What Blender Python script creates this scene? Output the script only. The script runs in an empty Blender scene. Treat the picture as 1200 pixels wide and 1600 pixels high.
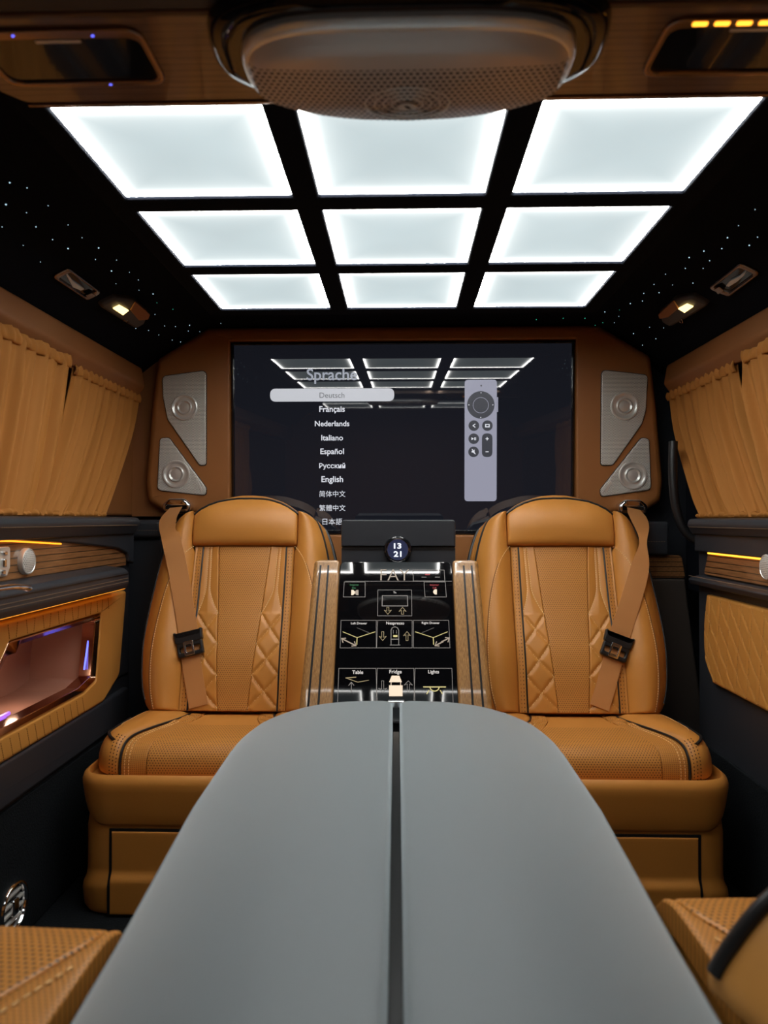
import bpy, bmesh, math, random
from mathutils import Vector, Matrix, Euler
R = math.radians
random.seed(7)
S = bpy.context.scene
COL = S.collection
# ------------------------------------------------------------------ camera
F_PX = 1109.0
CAM_Z = 0.82
cd = bpy.data.cameras.new('camera'); cam = bpy.data.objects.new('camera', cd); COL.objects.link(cam)
cd.sensor_fit = 'AUTO'; cd.sensor_width = 36.0; cd.lens = F_PX * 36.0 / 1600.0
cd.clip_start = 0.02
cam.location = (0, 0, CAM_Z)
cam.rotation_euler = (R(90 + 0.62), 0, R(1.446))
cd.dof.use_dof = True; cd.dof.focus_distance = 1.85; cd.dof.aperture_fstop = 4.5
S.camera = cam
CROT = cam.rotation_euler.to_matrix()
# ------------------------------------------------------------------ world, exposure
w = bpy.data.worlds.new('world'); S.world = w; w.use_nodes = True
bg = w.node_tree.nodes['Background']; bg.inputs[0].default_value = (0.62, 0.68, 0.78, 1); bg.inputs[1].default_value = 0.22
S.view_settings.view_transform = 'Standard'; S.view_settings.look = 'None'
S.view_settings.gamma = 1.0; S.view_settings.use_curve_mapping = False
EXPO = 1.32
S.view_settings.exposure = EXPO
S.cycles.use_denoising = True
S.cycles.max_bounces = 10
S.cycles.sample_clamp_indirect = 6.0
LIGHT_EDGE = 40.0      # edge-lit ceiling panels: lines of diodes along each rim
LIGHT_MID = 0.28       # glow of the diffuser in the middle

# ------------------------------------------------------------------ measuring helpers
def RAY(px, py):
    return (CROT @ Vector(((px - 600) / F_PX, (800 - py) / F_PX, -1.0)))
def AT(px, py, ax, val):
    d = RAY(px, py); i = 'xyz'.index(ax); o = (0, 0, CAM_Z)
    t = (val - o[i]) / d[i]
    return Vector((0, 0, CAM_Z)) + d * t
def PL(px, py, P0, n):
    d = RAY(px, py); O = Vector((0, 0, CAM_Z))
    return O + d * ((P0 - O).dot(n) / d.dot(n))
def lerp(a, b, t): return a + (b - a) * t
def clamp(x, a=0.0, b=1.0): return max(a, min(b, x))
def sstep(a, b, x):
    t = clamp((x - a) / (b - a)); return t * t * (3 - 2 * t)
def interp(tab, x):
    if x <= tab[0][0]: return tab[0][1]
    for (x0, y0), (x1, y1) in zip(tab, tab[1:]):
        if x <= x1: return y0 + (y1 - y0) * (x - x0) / (x1 - x0)
    return tab[-1][1]
def smooth_interp(tab, x):
    # monotone-ish cubic through the table
    n = len(tab)
    if x <= tab[0][0]: return tab[0][1]
    if x >= tab[-1][0]: return tab[-1][1]
    for i in range(n - 1):
        if x <= tab[i + 1][0]:
            x0, y0 = tab[i]; x1, y1 = tab[i + 1]
            m = (y1 - y0) / (x1 - x0)
            m0 = m if i == 0 else (y1 - tab[i - 1][1]) / (x1 - tab[i - 1][0])
            m1 = m if i == n - 2 else (tab[i + 2][1] - y0) / (tab[i + 2][0] - x0)
            h = x1 - x0; t = (x - x0) / h
            return ((2*t**3 - 3*t*t + 1) * y0 + (t**3 - 2*t*t + t) * h * m0 + (-2*t**3 + 3*t*t) * y1 + (t**3 - t*t) * h * m1)
def spline(pts, n=8, closed=False):
    P = [Vector(p) for p in pts]; out = []
    m = len(P); rng = m if closed else m - 1
    for i in range(rng):
        p1 = P[i]; p2 = P[(i + 1) % m]
        p0 = P[i - 1] if (i > 0 or closed) else p1 * 2 - p2
        p3 = P[(i + 2) % m] if (i < m - 2 or closed) else p2 * 2 - p1
        for k in range(n):
            t = k / n
            out.append(0.5 * ((2 * p1) + (p2 - p0) * t + (2*p0 - 5*p1 + 4*p2 - p3) * t*t + (3*p1 - p0 - 3*p2 + p3) * t**3))
    if not closed: out.append(P[-1])
    return out
def roundpoly(pts, rad, seg=6):
    out = []; n = len(pts)
    for i in range(n):
        r = rad[i] if isinstance(rad, (list, tuple)) else rad
        a = Vector(pts[i - 1][:2]); b = Vector(pts[i][:2]); c = Vector(pts[(i + 1) % n][:2])
        u = a - b; v = c - b; lu, lv = u.length, v.length
        if r <= 0 or lu < 1e-6 or lv < 1e-6: out.append((b.x, b.y)); continue
        u /= lu; v /= lv
        ang = math.acos(clamp(u.dot(v), -1, 1))
        if ang > R(178): out.append((b.x, b.y)); continue
        t = min(r / math.tan(ang / 2), lu * .48, lv * .48)
        p = b + u * t; q = b + v * t
        for k in range(seg + 1):
            s = k / seg
            x = p * (1 - s)**2 + b * 2 * s * (1 - s) + q * s * s
            out.append((x.x, x.y))
    return out
def area2(p): return sum(p[i-1][0]*p[i][1] - p[i][0]*p[i-1][1] for i in range(len(p))) / 2
def offset(poly, d):
    # positive d = inwards
    s = 1 if area2(poly) > 0 else -1
    n = len(poly); out = []
    for i in range(n):
        a = Vector(poly[i-1]); b = Vector(poly[i]); c = Vector(poly[(i+1) % n])
        e1 = (b - a); e2 = (c - b)
        if e1.length < 1e-9: e1 = e2.copy()
        if e2.length < 1e-9: e2 = e1.copy()
        if e1.length < 1e-9: out.append(tuple(b)); continue
        e1.normalize(); e2.normalize()
        n1 = Vector((-e1.y, e1.x)); n2 = Vector((-e2.y, e2.x)); m = n1 + n2
        if m.length < 1e-6: m = n1
        m.normalize(); k = 1 / max(.5, m.dot(n1))
        q = b + m * d * k * s; out.append((q.x, q.y))
    return out
def rect(a0, a1, b0, b1): return [(a0, b0), (a1, b0), (a1, b1), (a0, b1)]
def circle(a, b, r, n=32, rb=None): return [(a + r * math.cos(2*math.pi*i/n), b + (rb or r) * math.sin(2*math.pi*i/n)) for i in range(n)]
def ray_poly(poly, cx, cy, ang):
    dx, dy = math.cos(ang), math.sin(ang); best = None
    for i in range(len(poly)):
        x1, y1 = poly[i-1]; x2, y2 = poly[i]
        ex, ey = x2 - x1, y2 - y1; den = dx * ey - dy * ex
        if abs(den) < 1e-12: continue
        t = ((x1 - cx) * ey - (y1 - cy) * ex) / den
        u = ((x1 - cx) * dy - (y1 - cy) * dx) / den
        if t > 0 and -1e-6 <= u <= 1 + 1e-6 and (best is None or t < best): best = t
    best = best or 0.0
    return (cx + dx * best, cy + dy * best)

# ------------------------------------------------------------------ mesh builder
class MB:
    def __init__(self): self.v = []; self.f = []; self.uv = []
    def add(self, v, uv=(0, 0)): self.v.append(Vector(v)); self.uv.append(uv); return len(self.v) - 1
    def ring(self, pts): return [self.add(p, (p[0], p[1])) for p in pts]
    def bridge(self, A, B, closed=True):
        n = len(A)
        for i in range(n if closed else n - 1):
            j = (i + 1) % n; self.f.append((A[i], A[j], B[j], B[i]))
    def cap(self, A, flip=False): self.f.append(tuple(reversed(A)) if flip else tuple(A))
    def loft(self, loops, caps=True, closed=True):
        Rr = [self.ring(l) for l in loops]
        for a, b in zip(Rr, Rr[1:]): self.bridge(a, b, closed)
        if caps: self.cap(Rr[0], True); self.cap(Rr[-1])
        return self
    def prism(self, poly, f, c0, c1, bev=0.0, back=True, seg=3):
        if area2(poly) < 0: poly = list(reversed(poly))
        lv = [(c0, 0.0)]
        if bev > 0:
            for k in range(seg + 1):
                a = math.pi / 2 * k / seg
                lv.append((c1 - bev * (1 - math.sin(a)) * (1 if c1 > c0 else -1), bev * (1 - math.cos(a))))
        else: lv.append((c1, 0.0))
        Rr = []
        for c, ins in lv:
            pl = offset(poly, ins) if ins else poly
            Rr.append([self.add(f(a, b, c), (a, b)) for a, b in pl])
        for a, b in zip(Rr, Rr[1:]): self.bridge(a, b)
        if back: self.cap(Rr[0], True)
        self.cap(Rr[-1]); return self
    def hole_prism(self, outer, inner, f, c0, c1, bev=0.0, bin_=None, n=96, ctr=None, c_in=None):
        """plate with an opening; c_in: height at the inner rim"""
        bin_ = bev if bin_ is None else bin_; c_in = c1 if c_in is None else c_in
        cx = ctr[0] if ctr else sum(p[0] for p in inner) / len(inner); cy = ctr[1] if ctr else sum(p[1] for p in inner) / len(inner)
        A = set(round(2*math.pi*i/n - math.pi, 5) for i in range(n))
        for p in list(outer) + list(inner): A.add(round(math.atan2(p[1]-cy, p[0]-cx), 5))
        A = sorted(A)
        B = [A[0]]
        for a in A[1:]:
            if a - B[-1] > 4e-4: B.append(a)
        po = [ray_poly(outer, cx, cy, a) for a in B]; pi_ = [ray_poly(inner, cx, cy, a) for a in B]
        L = []
        def ringof(poly, ins, c): return [self.add(f(a, b, c), (a, b)) for a, b in (offset(poly, ins) if ins else poly)]
        L.append(ringof(po, 0, c0))
        if bev:
            for k in range(4):
                a = math.pi/2*k/3; L.append(ringof(po, bev*(1-math.cos(a)), c1 - bev*(1-math.sin(a))))
        else: L.append(ringof(po, 0, c1))
        if bin_:
            for k in range(3, -1, -1):
                a = math.pi/2*k/3; L.append(ringof(pi_, -bin_*(1-math.cos(a)), c_in - bin_*(1-math.sin(a))))
        else: L.append(ringof(pi_, 0, c_in))
        L.append(ringof(pi_, 0, c0))
        for a, b in zip(L, L[1:]): self.bridge(a, b)
        self.bridge(L[-1], L[0]); return self
    def box(self, x0, x1, y0, y1, z0, z1, bev=0.0, seg=3):
        bm = bmesh.new(); bmesh.ops.create_cube(bm, size=1)
        for v in bm.verts: v.co = Vector((lerp(x0, x1, v.co.x + .5), lerp(y0, y1, v.co.y + .5), lerp(z0, z1, v.co.z + .5)))
        if bev: bmesh.ops.bevel(bm, geom=bm.edges[:], offset=bev, segments=seg, affect='EDGES', profile=.5)
        self.frombm(bm); return self
    def frombm(self, bm, M=None):
        bm.verts.index_update(); o = len(self.v)
        for v in bm.verts: self.add(M @ v.co if M else v.co, (v.co.x, v.co.y))
        for f in bm.faces: self.f.append(tuple(o + v.index for v in f.verts))
        bm.free()
    def grid(self, fn, us, vs, uvf=None, closed_u=False):
        I = [[self.add(fn(u, v), uvf(u, v) if uvf else (u, v)) for u in us] for v in vs]
        for a, b in zip(I, I[1:]): self.bridge(a, b, closed_u)
        return I
    def tube(self, pts, r, n=8, closed=False, caps=True, flat=1.0, up=None):
        P = [Vector(p) for p in pts]; m = len(P); rings = []
        nrm = None
        for i in range(m):
            t = (P[(i+1) % m] - P[i-1]) if closed else (P[min(i+1, m-1)] - P[max(i-1, 0)])
            if t.length < 1e-9: t = Vector((0, 0, 1))
            t.normalize()
            if up is not None: nrm = Vector(up)
            elif nrm is None: nrm = Vector((0, 0, 1)) if abs(t.z) < .9 else Vector((1, 0, 0))
            nrm = nrm - t * nrm.dot(t)
            if nrm.length < 1e-6: nrm = t.orthogonal()
            nrm.normalize(); b = t.cross(nrm)
            rr = r[i] if isinstance(r, list) else r
            rings.append([self.add(P[i] + (nrm * math.cos(2*math.pi*k/n) * flat + b * math.sin(2*math.pi*k/n)) * rr, (k / n, i)) for k in range(n)])
        for a, b in zip(rings, rings[1:]): self.bridge(a, b)
        if closed: self.bridge(rings[-1], rings[0])
        elif caps: self.cap(rings[0], True); self.cap(rings[-1])
        return self
    def ribbon(self, pts, wdirs, ndirs, wid, th):
        L = []
        acc = 0
        for i, (p, wd, nd) in enumerate(zip(pts, wdirs, ndirs)):
            p = Vector(p); ww = wid[i] if isinstance(wid, list) else wid
            if i: acc += (p - Vector(pts[i-1])).length
            L.append([self.add(p + wd*ww/2*a + nd*th/2*b, (a*ww/2, acc)) for a, b in ((-1, -1), (1, -1), (1, 1), (-1, 1))])
        for a, b in zip(L, L[1:]): self.bridge(a, b)
        self.cap(L[0], True); self.cap(L[-1]); return self
    def lathe(self, prof, f, a, b, n=40, caps=True):
        """prof: (radius, c)"""
        L = []
        for r, c in prof: L.append([self.add(f(a + r*math.cos(2*math.pi*k/n), b + r*math.sin(2*math.pi*k/n), c), (r*math.cos(2*math.pi*k/n), r*math.sin(2*math.pi*k/n))) for k in range(n)])
        for x, y in zip(L, L[1:]): self.bridge(x, y)
        if caps: self.cap(L[-1]); self.cap(L[0], True)
        return self
    def patch(self, pL, pR, q0, q1, dfun, world, nu=14, nv=30, rd=.006, skirt=.03):
        def samp(n, L):
            k = min(.45, rd / max(L, 1e-4)); s = [0, k*.12, k*.4, k]
            m = [lerp(k, 1-k, i / n) for i in range(1, n)]
            return s + m + [1-x for x in reversed(s)]
        us = samp(nu, abs(pR((q0+q1)/2) - pL((q0+q1)/2))); vs = samp(nv, abs(q1 - q0))
        def drop(e):
            e = min(max(e, 0), rd); return rd - math.sqrt(max(0, rd*rd - (rd-e)**2))
        G = []
        for v in vs:
            q = lerp(q0, q1, v); a, b = pL(q), pR(q); row = []
            for u in us:
                p = lerp(a, b, u)
                e = min(abs(p-a), abs(b-p), abs(q-q0), abs(q1-q))
                row.append((p, q, dfun(p, q) - drop(e)))
            G.append(row)
        I = [[self.add(world(*x), (x[0], x[1])) for x in row] for row in G]
        for a, b in zip(I, I[1:]): self.bridge(a, b, False)
        nU, nV = len(us), len(vs)
        bd = [(0, j) for j in range(nU)] + [(i, nU-1) for i in range(1, nV)] + [(nV-1, j) for j in range(nU-2, -1, -1)] + [(i, 0) for i in range(nV-2, 0, -1)]
        top = [I[i][j] for i, j in bd]
        bot = [self.add(world(G[i][j][0], G[i][j][1], G[i][j][2] - skirt), (G[i][j][0], G[i][j][1])) for i, j in bd]
        self.bridge(bot, top); return self
    def dashes(self, pts, nrm, L=.004, gap=.0022, wd=.0012, th=.0008):
        """a row of stitches along a poly-line; nrm: one normal or list"""
        P = [Vector(p) for p in pts]; pos = 0.0; nxt = 0.0; acc = 0.0
        for i in range(len(P) - 1):
            a, b = P[i], P[i+1]; l = (b - a).length
            if l < 1e-7: continue
            t = (b - a) / l; n = nrm[i] if isinstance(nrm, list) else nrm
            while nxt < acc + l:
                c = a + t * (nxt - acc); w = n.cross(t).normalized()
                pts8 = [c + t*x*L/2 + w*y*wd/2 + n*z*th for z in (-.6, 1) for x, y in ((-1, -.8), (1, -.8), (1, .8), (-1, .8))]
                I = [self.add(q) for q in pts8]
                self.f += [(I[4], I[5], I[6], I[7]), (I[0], I[1], I[5], I[4]), (I[1], I[2], I[6], I[5]), (I[2], I[3], I[7], I[6]), (I[3], I[0], I[4], I[7])]
                nxt += L + gap
            acc += l
        return self
    def text(self, body, f, a, b, c, width=None, height=None, bold=.0, shear=0, depth=0.0, space=1.0):
        cu = bpy.data.curves.new('t', 'FONT'); cu.body = body; cu.align_x = 'CENTER'; cu.align_y = 'CENTER'; cu.offset = bold; cu.resolution_u = 4
        cu.space_character = space
        o = bpy.data.objects.new('t', cu); COL.objects.link(o); bpy.context.view_layer.update()
        me = bpy.data.meshes.new_from_object(o.evaluated_get(bpy.context.evaluated_depsgraph_get()))
        if len(me.vertices):
            xs = [v.co.x for v in me.vertices]; ys = [v.co.y for v in me.vertices]
            w_, h_ = max(xs) - min(xs), max(ys) - min(ys)
            kx = width / w_ if width else None; ky = height / h_ if height else None
            kx = kx or ky; ky = ky or kx
            mx, my = (max(xs) + min(xs)) / 2, (max(ys) + min(ys)) / 2
            o_ = len(self.v)
            for v in me.vertices: self.add(f(a + (v.co.x - mx) * kx, b + (v.co.y - my) * ky, c))
            for p in me.polygons: self.f.append(tuple(o_ + i for i in p.vertices))
        bpy.data.objects.remove(o); bpy.data.curves.remove(cu); bpy.data.meshes.remove(me)
        return self
    def build(self, name, mat, parent=None, smooth=True, ang=40, label=None, stuff=False, recalc=True):
        off = ORIG.get(parent.name, Vector()) if parent else Vector()
        me = bpy.data.meshes.new(name)
        me.from_pydata([v - off for v in self.v], [], [f for f in self.f if len(set(f)) > 2])
        uvl = me.uv_layers.new(name='UVMap')
        for l in me.loops: uvl.data[l.index].uv = self.uv[l.vertex_index]
        if recalc:
            bm = bmesh.new(); bm.from_mesh(me); bmesh.ops.recalc_face_normals(bm, faces=bm.faces[:]); bm.to_mesh(me); bm.free()
        if smooth:
            for p in me.polygons: p.use_smooth = True
            me.set_sharp_from_angle(angle=R(ang))
        me.materials.append(mat); me.update()
        o = bpy.data.objects.new(name, me); COL.objects.link(o)
        if parent: o.parent = parent; ORIG[o.name] = off
        else: ORIG[o.name] = Vector()
        if smooth:
            wn = o.modifiers.new('normals', 'WEIGHTED_NORMAL'); wn.keep_sharp = True
        if label: o['label'] = label
        if stuff: o['kind'] = 'stuff'
        return o
ORIG = {}
def tag(o, label, cat, group=None):
    o['label'] = label; o['category'] = cat
    if group: o['group'] = group
    return o
def thing(name, label, cat, loc, group=None):
    o = bpy.data.objects.new(name, None); COL.objects.link(o); o.location = loc; o.empty_display_size = .05
    ORIG[o.name] = Vector(loc); return tag(o, label, cat, group)
def struct(o): o['kind'] = 'structure'; return o

# ------------------------------------------------------------------ materials
def newmat(name):
    m = bpy.data.materials.new(name); m.use_nodes = True; return m, m.node_tree.nodes, m.node_tree.links, m.node_tree.nodes['Principled BSDF']
def setp(b, **k):
    for n, v in k.items(): b.inputs[n.replace('_', ' ')].default_value = v
def plain(name, col, rough=.5, metal=0.0, spec=.5, coat=0.0, bump=0.0, bscale=400, vary=0.0):
    m, N, L, b = newmat(name)
    b.inputs['Base Color'].default_value = (*col, 1); b.inputs['Roughness'].default_value = rough
    b.inputs['Metallic'].default_value = metal; b.inputs['Specular IOR Level'].default_value = spec
    b.inputs['Coat Weight'].default_value = coat; b.inputs['Coat Roughness'].default_value = .03
    if bump or vary:
        tc = N.new('ShaderNodeTexCoord'); nz = N.new('ShaderNodeTexNoise'); nz.inputs['Scale'].default_value = bscale; nz.inputs['Detail'].default_value = 3
        L.new(tc.outputs['Object'], nz.inputs['Vector'])
        if bump:
            bp = N.new('ShaderNodeBump'); bp.inputs['Strength'].default_value = bump; bp.inputs['Distance'].default_value = .002
            L.new(nz.outputs['Fac'], bp.inputs['Height']); L.new(bp.outputs[0], b.inputs['Normal'])
        if vary:
            mx = N.new('ShaderNodeMix'); mx.data_type = 'RGBA'
            mx.inputs[6].default_value = (*[c * (1 - vary) for c in col], 1); mx.inputs[7].default_value = (*[min(1, c * (1 + vary)) for c in col], 1)
            L.new(nz.outputs['Fac'], mx.inputs[0]); L.new(mx.outputs[2], b.inputs['Base Color'])
    return m
def math_node(N, L, op, a, b=None, c=None):
    n = N.new('ShaderNodeMath'); n.operation = op
    for i, x in enumerate((a, b, c)):
        if x is None: continue
        if isinstance(x, (int, float)): n.inputs[i].default_value = x
        else: L.new(x, n.inputs[i])
    return n.outputs[0]
def perforated(name, col, rough, per, rad=.27, dark=.25, vlim=None, ulim=None, metal=0.0, rot=0.0, stagger=True, hole=None, coat=0.0):
    m, N, L, b = newmat(name); setp(b, Roughness=rough, Metallic=metal)
    M_ = lambda *a: math_node(N, L, *a)
    uv = N.new('ShaderNodeUVMap'); uv.uv_map = 'UVMap'; sp = N.new('ShaderNodeSeparateXYZ'); L.new(uv.outputs[0], sp.inputs[0])
    u, v = sp.outputs[0], sp.outputs[1]
    x = M_('DIVIDE', u, per); y = M_('DIVIDE', v, per * (.866 if stagger else 1))
    if stagger: x = M_('ADD', x, M_('MULTIPLY', M_('FLOORED_MODULO', M_('FLOOR', y), 2.0), .5))
    fx = M_('SUBTRACT', M_('FRACT', x), .5); fy = M_('SUBTRACT', M_('FRACT', y), .5)
    d = M_('SQRT', M_('ADD', M_('MULTIPLY', fx, fx), M_('MULTIPLY', fy, fy)))
    k = M_('SUBTRACT', 1.0, M_('MINIMUM', 1.0, M_('MAXIMUM', M_('DIVIDE', M_('SUBTRACT', d, rad * .75), rad * .4), 0.0)))
    if vlim: k = M_('MULTIPLY', k, M_('MULTIPLY', M_('GREATER_THAN', v, vlim[0]), M_('LESS_THAN', v, vlim[1])))
    if ulim: k = M_('MULTIPLY', k, M_('MULTIPLY', M_('GREATER_THAN', M_('ABSOLUTE', u), ulim[0]), M_('LESS_THAN', M_('ABSOLUTE', u), ulim[1])))
    mx = N.new('ShaderNodeMix'); mx.data_type = 'RGBA'; mx.inputs[6].default_value = (*col, 1)
    mx.inputs[7].default_value = (*(hole or [c * dark for c in col]), 1)
    L.new(k, mx.inputs[0]); L.new(mx.outputs[2], b.inputs['Base Color'])
    bp = N.new('ShaderNodeBump'); bp.inputs['Strength'].default_value = .5; bp.inputs['Distance'].default_value = .001; bp.invert = True
    L.new(k, bp.inputs['Height']); L.new(bp.outputs[0], b.inputs['Normal'])
    if metal: L.new(M_('MULTIPLY', M_('SUBTRACT', 1.0, k), metal), b.inputs['Metallic'])
    return m
def emit(name, col, s, base=(.02, .02, .02), rough=.3):
    m, N, L, b = newmat(name)
    b.inputs['Base Color'].default_value = (*base, 1); setp(b, Roughness=rough)
    b.inputs['Emission Color'].default_value = (*col, 1); b.inputs['Emission Strength'].default_value = s / (2 ** EXPO)
    return m
def striped_wood(name, c1, c2, line, per, axis, lw=.12, coat=.6, stretch=(60, 3, 60), rough=.35, grain=1.0, uv=False):
    m, N, L, b = newmat(name); M_ = lambda *a: math_node(N, L, *a)
    if uv: co = N.new('ShaderNodeUVMap'); co.uv_map = 'UVMap'; vec = co.outputs[0]
    else: tc = N.new('ShaderNodeTexCoord'); vec = tc.outputs['Object']
    mp = N.new('ShaderNodeMapping'); mp.inputs['Scale'].default_value = stretch; L.new(vec, mp.inputs[0])
    nz = N.new('ShaderNodeTexNoise'); nz.inputs['Scale'].default_value = 6; nz.inputs['Detail'].default_value = 6; nz.inputs['Roughness'].default_value = .65; L.new(mp.outputs[0], nz.inputs['Vector'])
    cr = N.new('ShaderNodeValToRGB'); cr.color_ramp.elements[0].position = .3; cr.color_ramp.elements[1].position = .7
    cr.color_ramp.elements[0].color = (*c1, 1); cr.color_ramp.elements[1].color = (*c2, 1); L.new(nz.outputs['Fac'], cr.inputs[0])
    out = cr.outputs[0]
    if line is not None:
        sp = N.new('ShaderNodeSeparateXYZ'); L.new(vec, sp.inputs[0])
        fr = M_('FRACT', M_('DIVIDE', sp.outputs[axis], per))
        k = M_('LESS_THAN', fr, lw)
        mx = N.new('ShaderNodeMix'); mx.data_type = 'RGBA'; L.new(k, mx.inputs[0]); L.new(out, mx.inputs[6]); mx.inputs[7].default_value = (*line, 1); out = mx.outputs[2]
    L.new(out, b.inputs['Base Color']); setp(b, Roughness=rough); b.inputs['Coat Weight'].default_value = coat; b.inputs['Coat Roughness'].default_value = .04
    return m
TAN = (.61, .25, .046)
M = {}
M['tan'] = plain('tan leather', TAN, .42, bump=.12, bscale=700, vary=.06)
M['tan_dark'] = plain('saddle leather', (.36, .135, .035), .5, bump=.12, bscale=700, vary=.06)
M['tan_rail'] = plain('saddle trim', (.29, .108, .030), .5, bump=.1, bscale=500)
M['tan_yellow'] = plain('honey leather', (.60, .27, .055), .42, bump=.12, bscale=700, vary=.05)
M['tan_perf'] = perforated('perforated tan leather', TAN, .45, .0056, rad=.26, dark=.45)
M['tan_perf_seat'] = perforated('perforated seat leather', TAN, .45, .0062, rad=.26, dark=.3, vlim=(.13, .3))
M['tan_perf_bold'] = perforated('coarse perforated leather', TAN, .42, .0075, rad=.26, dark=.22)
M['tan_perf_fine'] = perforated('fine perforated leather', TAN, .45, .0042, rad=.25, dark=.4, stagger=False)
M['stitch'] = plain('thread', (.92, .60, .26), .7)
M['dark_stitch'] = plain('dark thread', (.10, .035, .01), .7)
M['grey_stitch'] = plain('beige thread', (.30, .20, .12), .7)
M['seam'] = plain('leather seam', (.20, .07, .015), .7)
M['piping'] = plain('black piping', (.012, .012, .013), .4)
M['black_leather'] = plain('black leather', (.028, .031, .038), .42, bump=.12, bscale=600)
M['table_leather'] = plain('table leather', (.135, .172, .190), .5, bump=.06, bscale=700, spec=.6)
M['brown_leather'] = plain('dark brown trim', (.070, .056, .048), .5, bump=.1, bscale=600)
M['suede'] = plain('black suede', (.0050, .0065, .011), .95, spec=.1, bump=.3, bscale=900)
for k_ in ('table_leather',):
    b_ = M[k_].node_tree.nodes['Principled BSDF']; b_.inputs['Sheen Weight'].default_value = .8; b_.inputs['Sheen Roughness'].default_value = .6; b_.inputs['Sheen Tint'].default_value = (.85, .95, 1, 1)
M['carpet'] = plain('black carpet', (.010, .012, .014), .95, spec=.1, bump=.9, bscale=260, vary=.6)
M['black'] = plain('black plastic', (.012, .012, .013), .35)
M['gloss_black'] = plain('gloss black', (.008, .009, .012), .08, coat=.5)
M['chrome'] = plain('chrome', (.82, .82, .84), .10, metal=1)
M['steel'] = plain('brushed steel', (.85, .84, .80), .28, metal=.55)
M['bright'] = plain('satin bright metal', (.85, .85, .84), .28, metal=.6)
M['rose'] = plain('rose chrome', (.55, .33, .22), .12, metal=1)
M['champagne'] = plain('champagne metal', (.38, .27, .21), .22, metal=1)
M['grille'] = perforated('perforated steel', (.86, .84, .79), .38, .0042, rad=.30, hole=(.16, .15, .13), metal=.35)
M['pod'] = perforated('perforated pod metal', (.66, .60, .56), .34, .0068, rad=.34, hole=(.012, .010, .010), metal=.45, vlim=(-.05, .07))
M['curtain'] = plain('curtain cloth', (.44, .175, .034), .75, spec=.25, bump=.1, bscale=900)
M['belt'] = plain('belt webbing', (.58, .25, .080), .42, bump=.2, bscale=1200)
M['wood_door'] = striped_wood('striped door wood', (.16, .065, .022), (.36, .17, .065), (.012, .006, .003), .0135, 2, lw=.14, stretch=(20, 3, 60))
M['wood_roof'] = striped_wood('roof wood', (.14, .070, .044), (.23, .120, .078), (.09, .044, .028), .0105, 1, lw=.12, coat=1.0, stretch=(2, 40, 40), rough=.3)
M['wood_rail'] = striped_wood('zebrano rail', (.20, .085, .026), (.60, .32, .11), None, 1, 0, coat=1.0, stretch=(160, 14, 1), rough=.3, uv=True)
M['tv_glass'] = plain('screen glass', (.006, .007, .009), .02, spec=.75)
M['touch_glass'] = plain('touch glass', (.004, .004, .005), .03, spec=.7)
M['pocket'] = plain('pocket lining', (.42, .20, .13), .6)
M['cream'] = emit('icon cream', (1, .80, .60), 1.0)
M['white_ui'] = emit('screen white', (.9, .92, 1), .78)
M['ui_title'] = emit('screen title', (.75, .8, .95), .40)
M['ui_pill'] = emit('screen highlight', (.86, .88, .95), .60)
M['ui_grey'] = emit('screen grey text', (.3, .31, .34), .42)
M['ui_remote'] = emit('screen remote', (.62, .63, .80), .46)
M['ui_dark'] = emit('screen dark button', (.25, .27, .35), .14)
M['ui_back'] = emit('screen background', (.35, .38, .55), .020, base=(.004, .005, .008), rough=.02); M['ui_back'].node_tree.nodes['Principled BSDF'].inputs['Specular IOR Level'].default_value = .9
M['ui_line'] = emit('touch outline', (.75, .68, .62), .32)
M['ui_gold'] = emit('touch gold', (.85, .66, .35), .42)
M['ui_yellow'] = emit('touch yellow', (1, .85, .35), .75)
M['ui_beige'] = emit('touch beige', (.9, .72, .55), .42)
M['ui_text'] = emit('touch text', (1, .93, .88), .85)
M['ui_green'] = emit('touch green', (.05, .5, .15), .35)
M['ui_red'] = emit('touch red', (.9, .04, .06), .45)
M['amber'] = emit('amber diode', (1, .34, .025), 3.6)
M['amber_soft'] = emit('amber strip', (1, .30, .015), 2.6)
M['lamp'] = emit('warm lamp', (1, .72, .25), 3.0)
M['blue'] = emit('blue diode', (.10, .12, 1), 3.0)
M['violet'] = emit('violet diode', (.30, .10, 1), 1.8)
M['star'] = emit('fibre star', (.55, .85, 1), 1.3)
M['star_green'] = emit('green fibre star', (.05, .8, .5), .8)
M['clock_face'] = emit('clock face', (.10, .14, .45), .13)
M['screen_blue'] = emit('clock digits', (.85, .9, 1), 1.3)
# ================================================================== the shell
YP = 2.05                                  # partition face
struct(MB().box(-.97, .97, -.7, 2.16, -.05, 0.0).build('floor', M['carpet'], smooth=False))
struct(MB().box(-.99, -.95, -.7, 2.16, 0, 1.30).build('wall_left', M['black_leather'], smooth=False))
struct(MB().box(.95, .99, -.7, 2.16, 0, 1.30).build('wall_right', M['suede'], smooth=False))
struct(MB().box(-.97, .97, -.73, -.70, 0, 1.40).build('wall_back', M['tan_dark'], smooth=False))
struct(MB().box(-.95, .95, 2.13, 2.16, 0, 1.43).build('wall_front', M['black_leather'], smooth=False))
CEIL = [(0, 1.388), (.44, 1.388), (.53, 1.3875), (.568, 1.384), (.60, 1.370), (.64, 1.347), (.718, 1.296), (.775, 1.252)]
prof = [(-x, z) for x, z in reversed(CEIL[1:])] + CEIL
sec = prof + [(.80, 1.255), (.95, 1.29), (.95, 1.43), (-.95, 1.43), (-.95, 1.29), (-.80, 1.255)]
mb = MB(); A = mb.ring([(x, -.7, z) for x, z in sec]); B = mb.ring([(x, 2.13, z) for x, z in sec]); mb.bridge(A, B); mb.cap(A, True); mb.cap(B)
ceiling = struct(mb.build('ceiling', M['suede'], ang=50))
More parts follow.
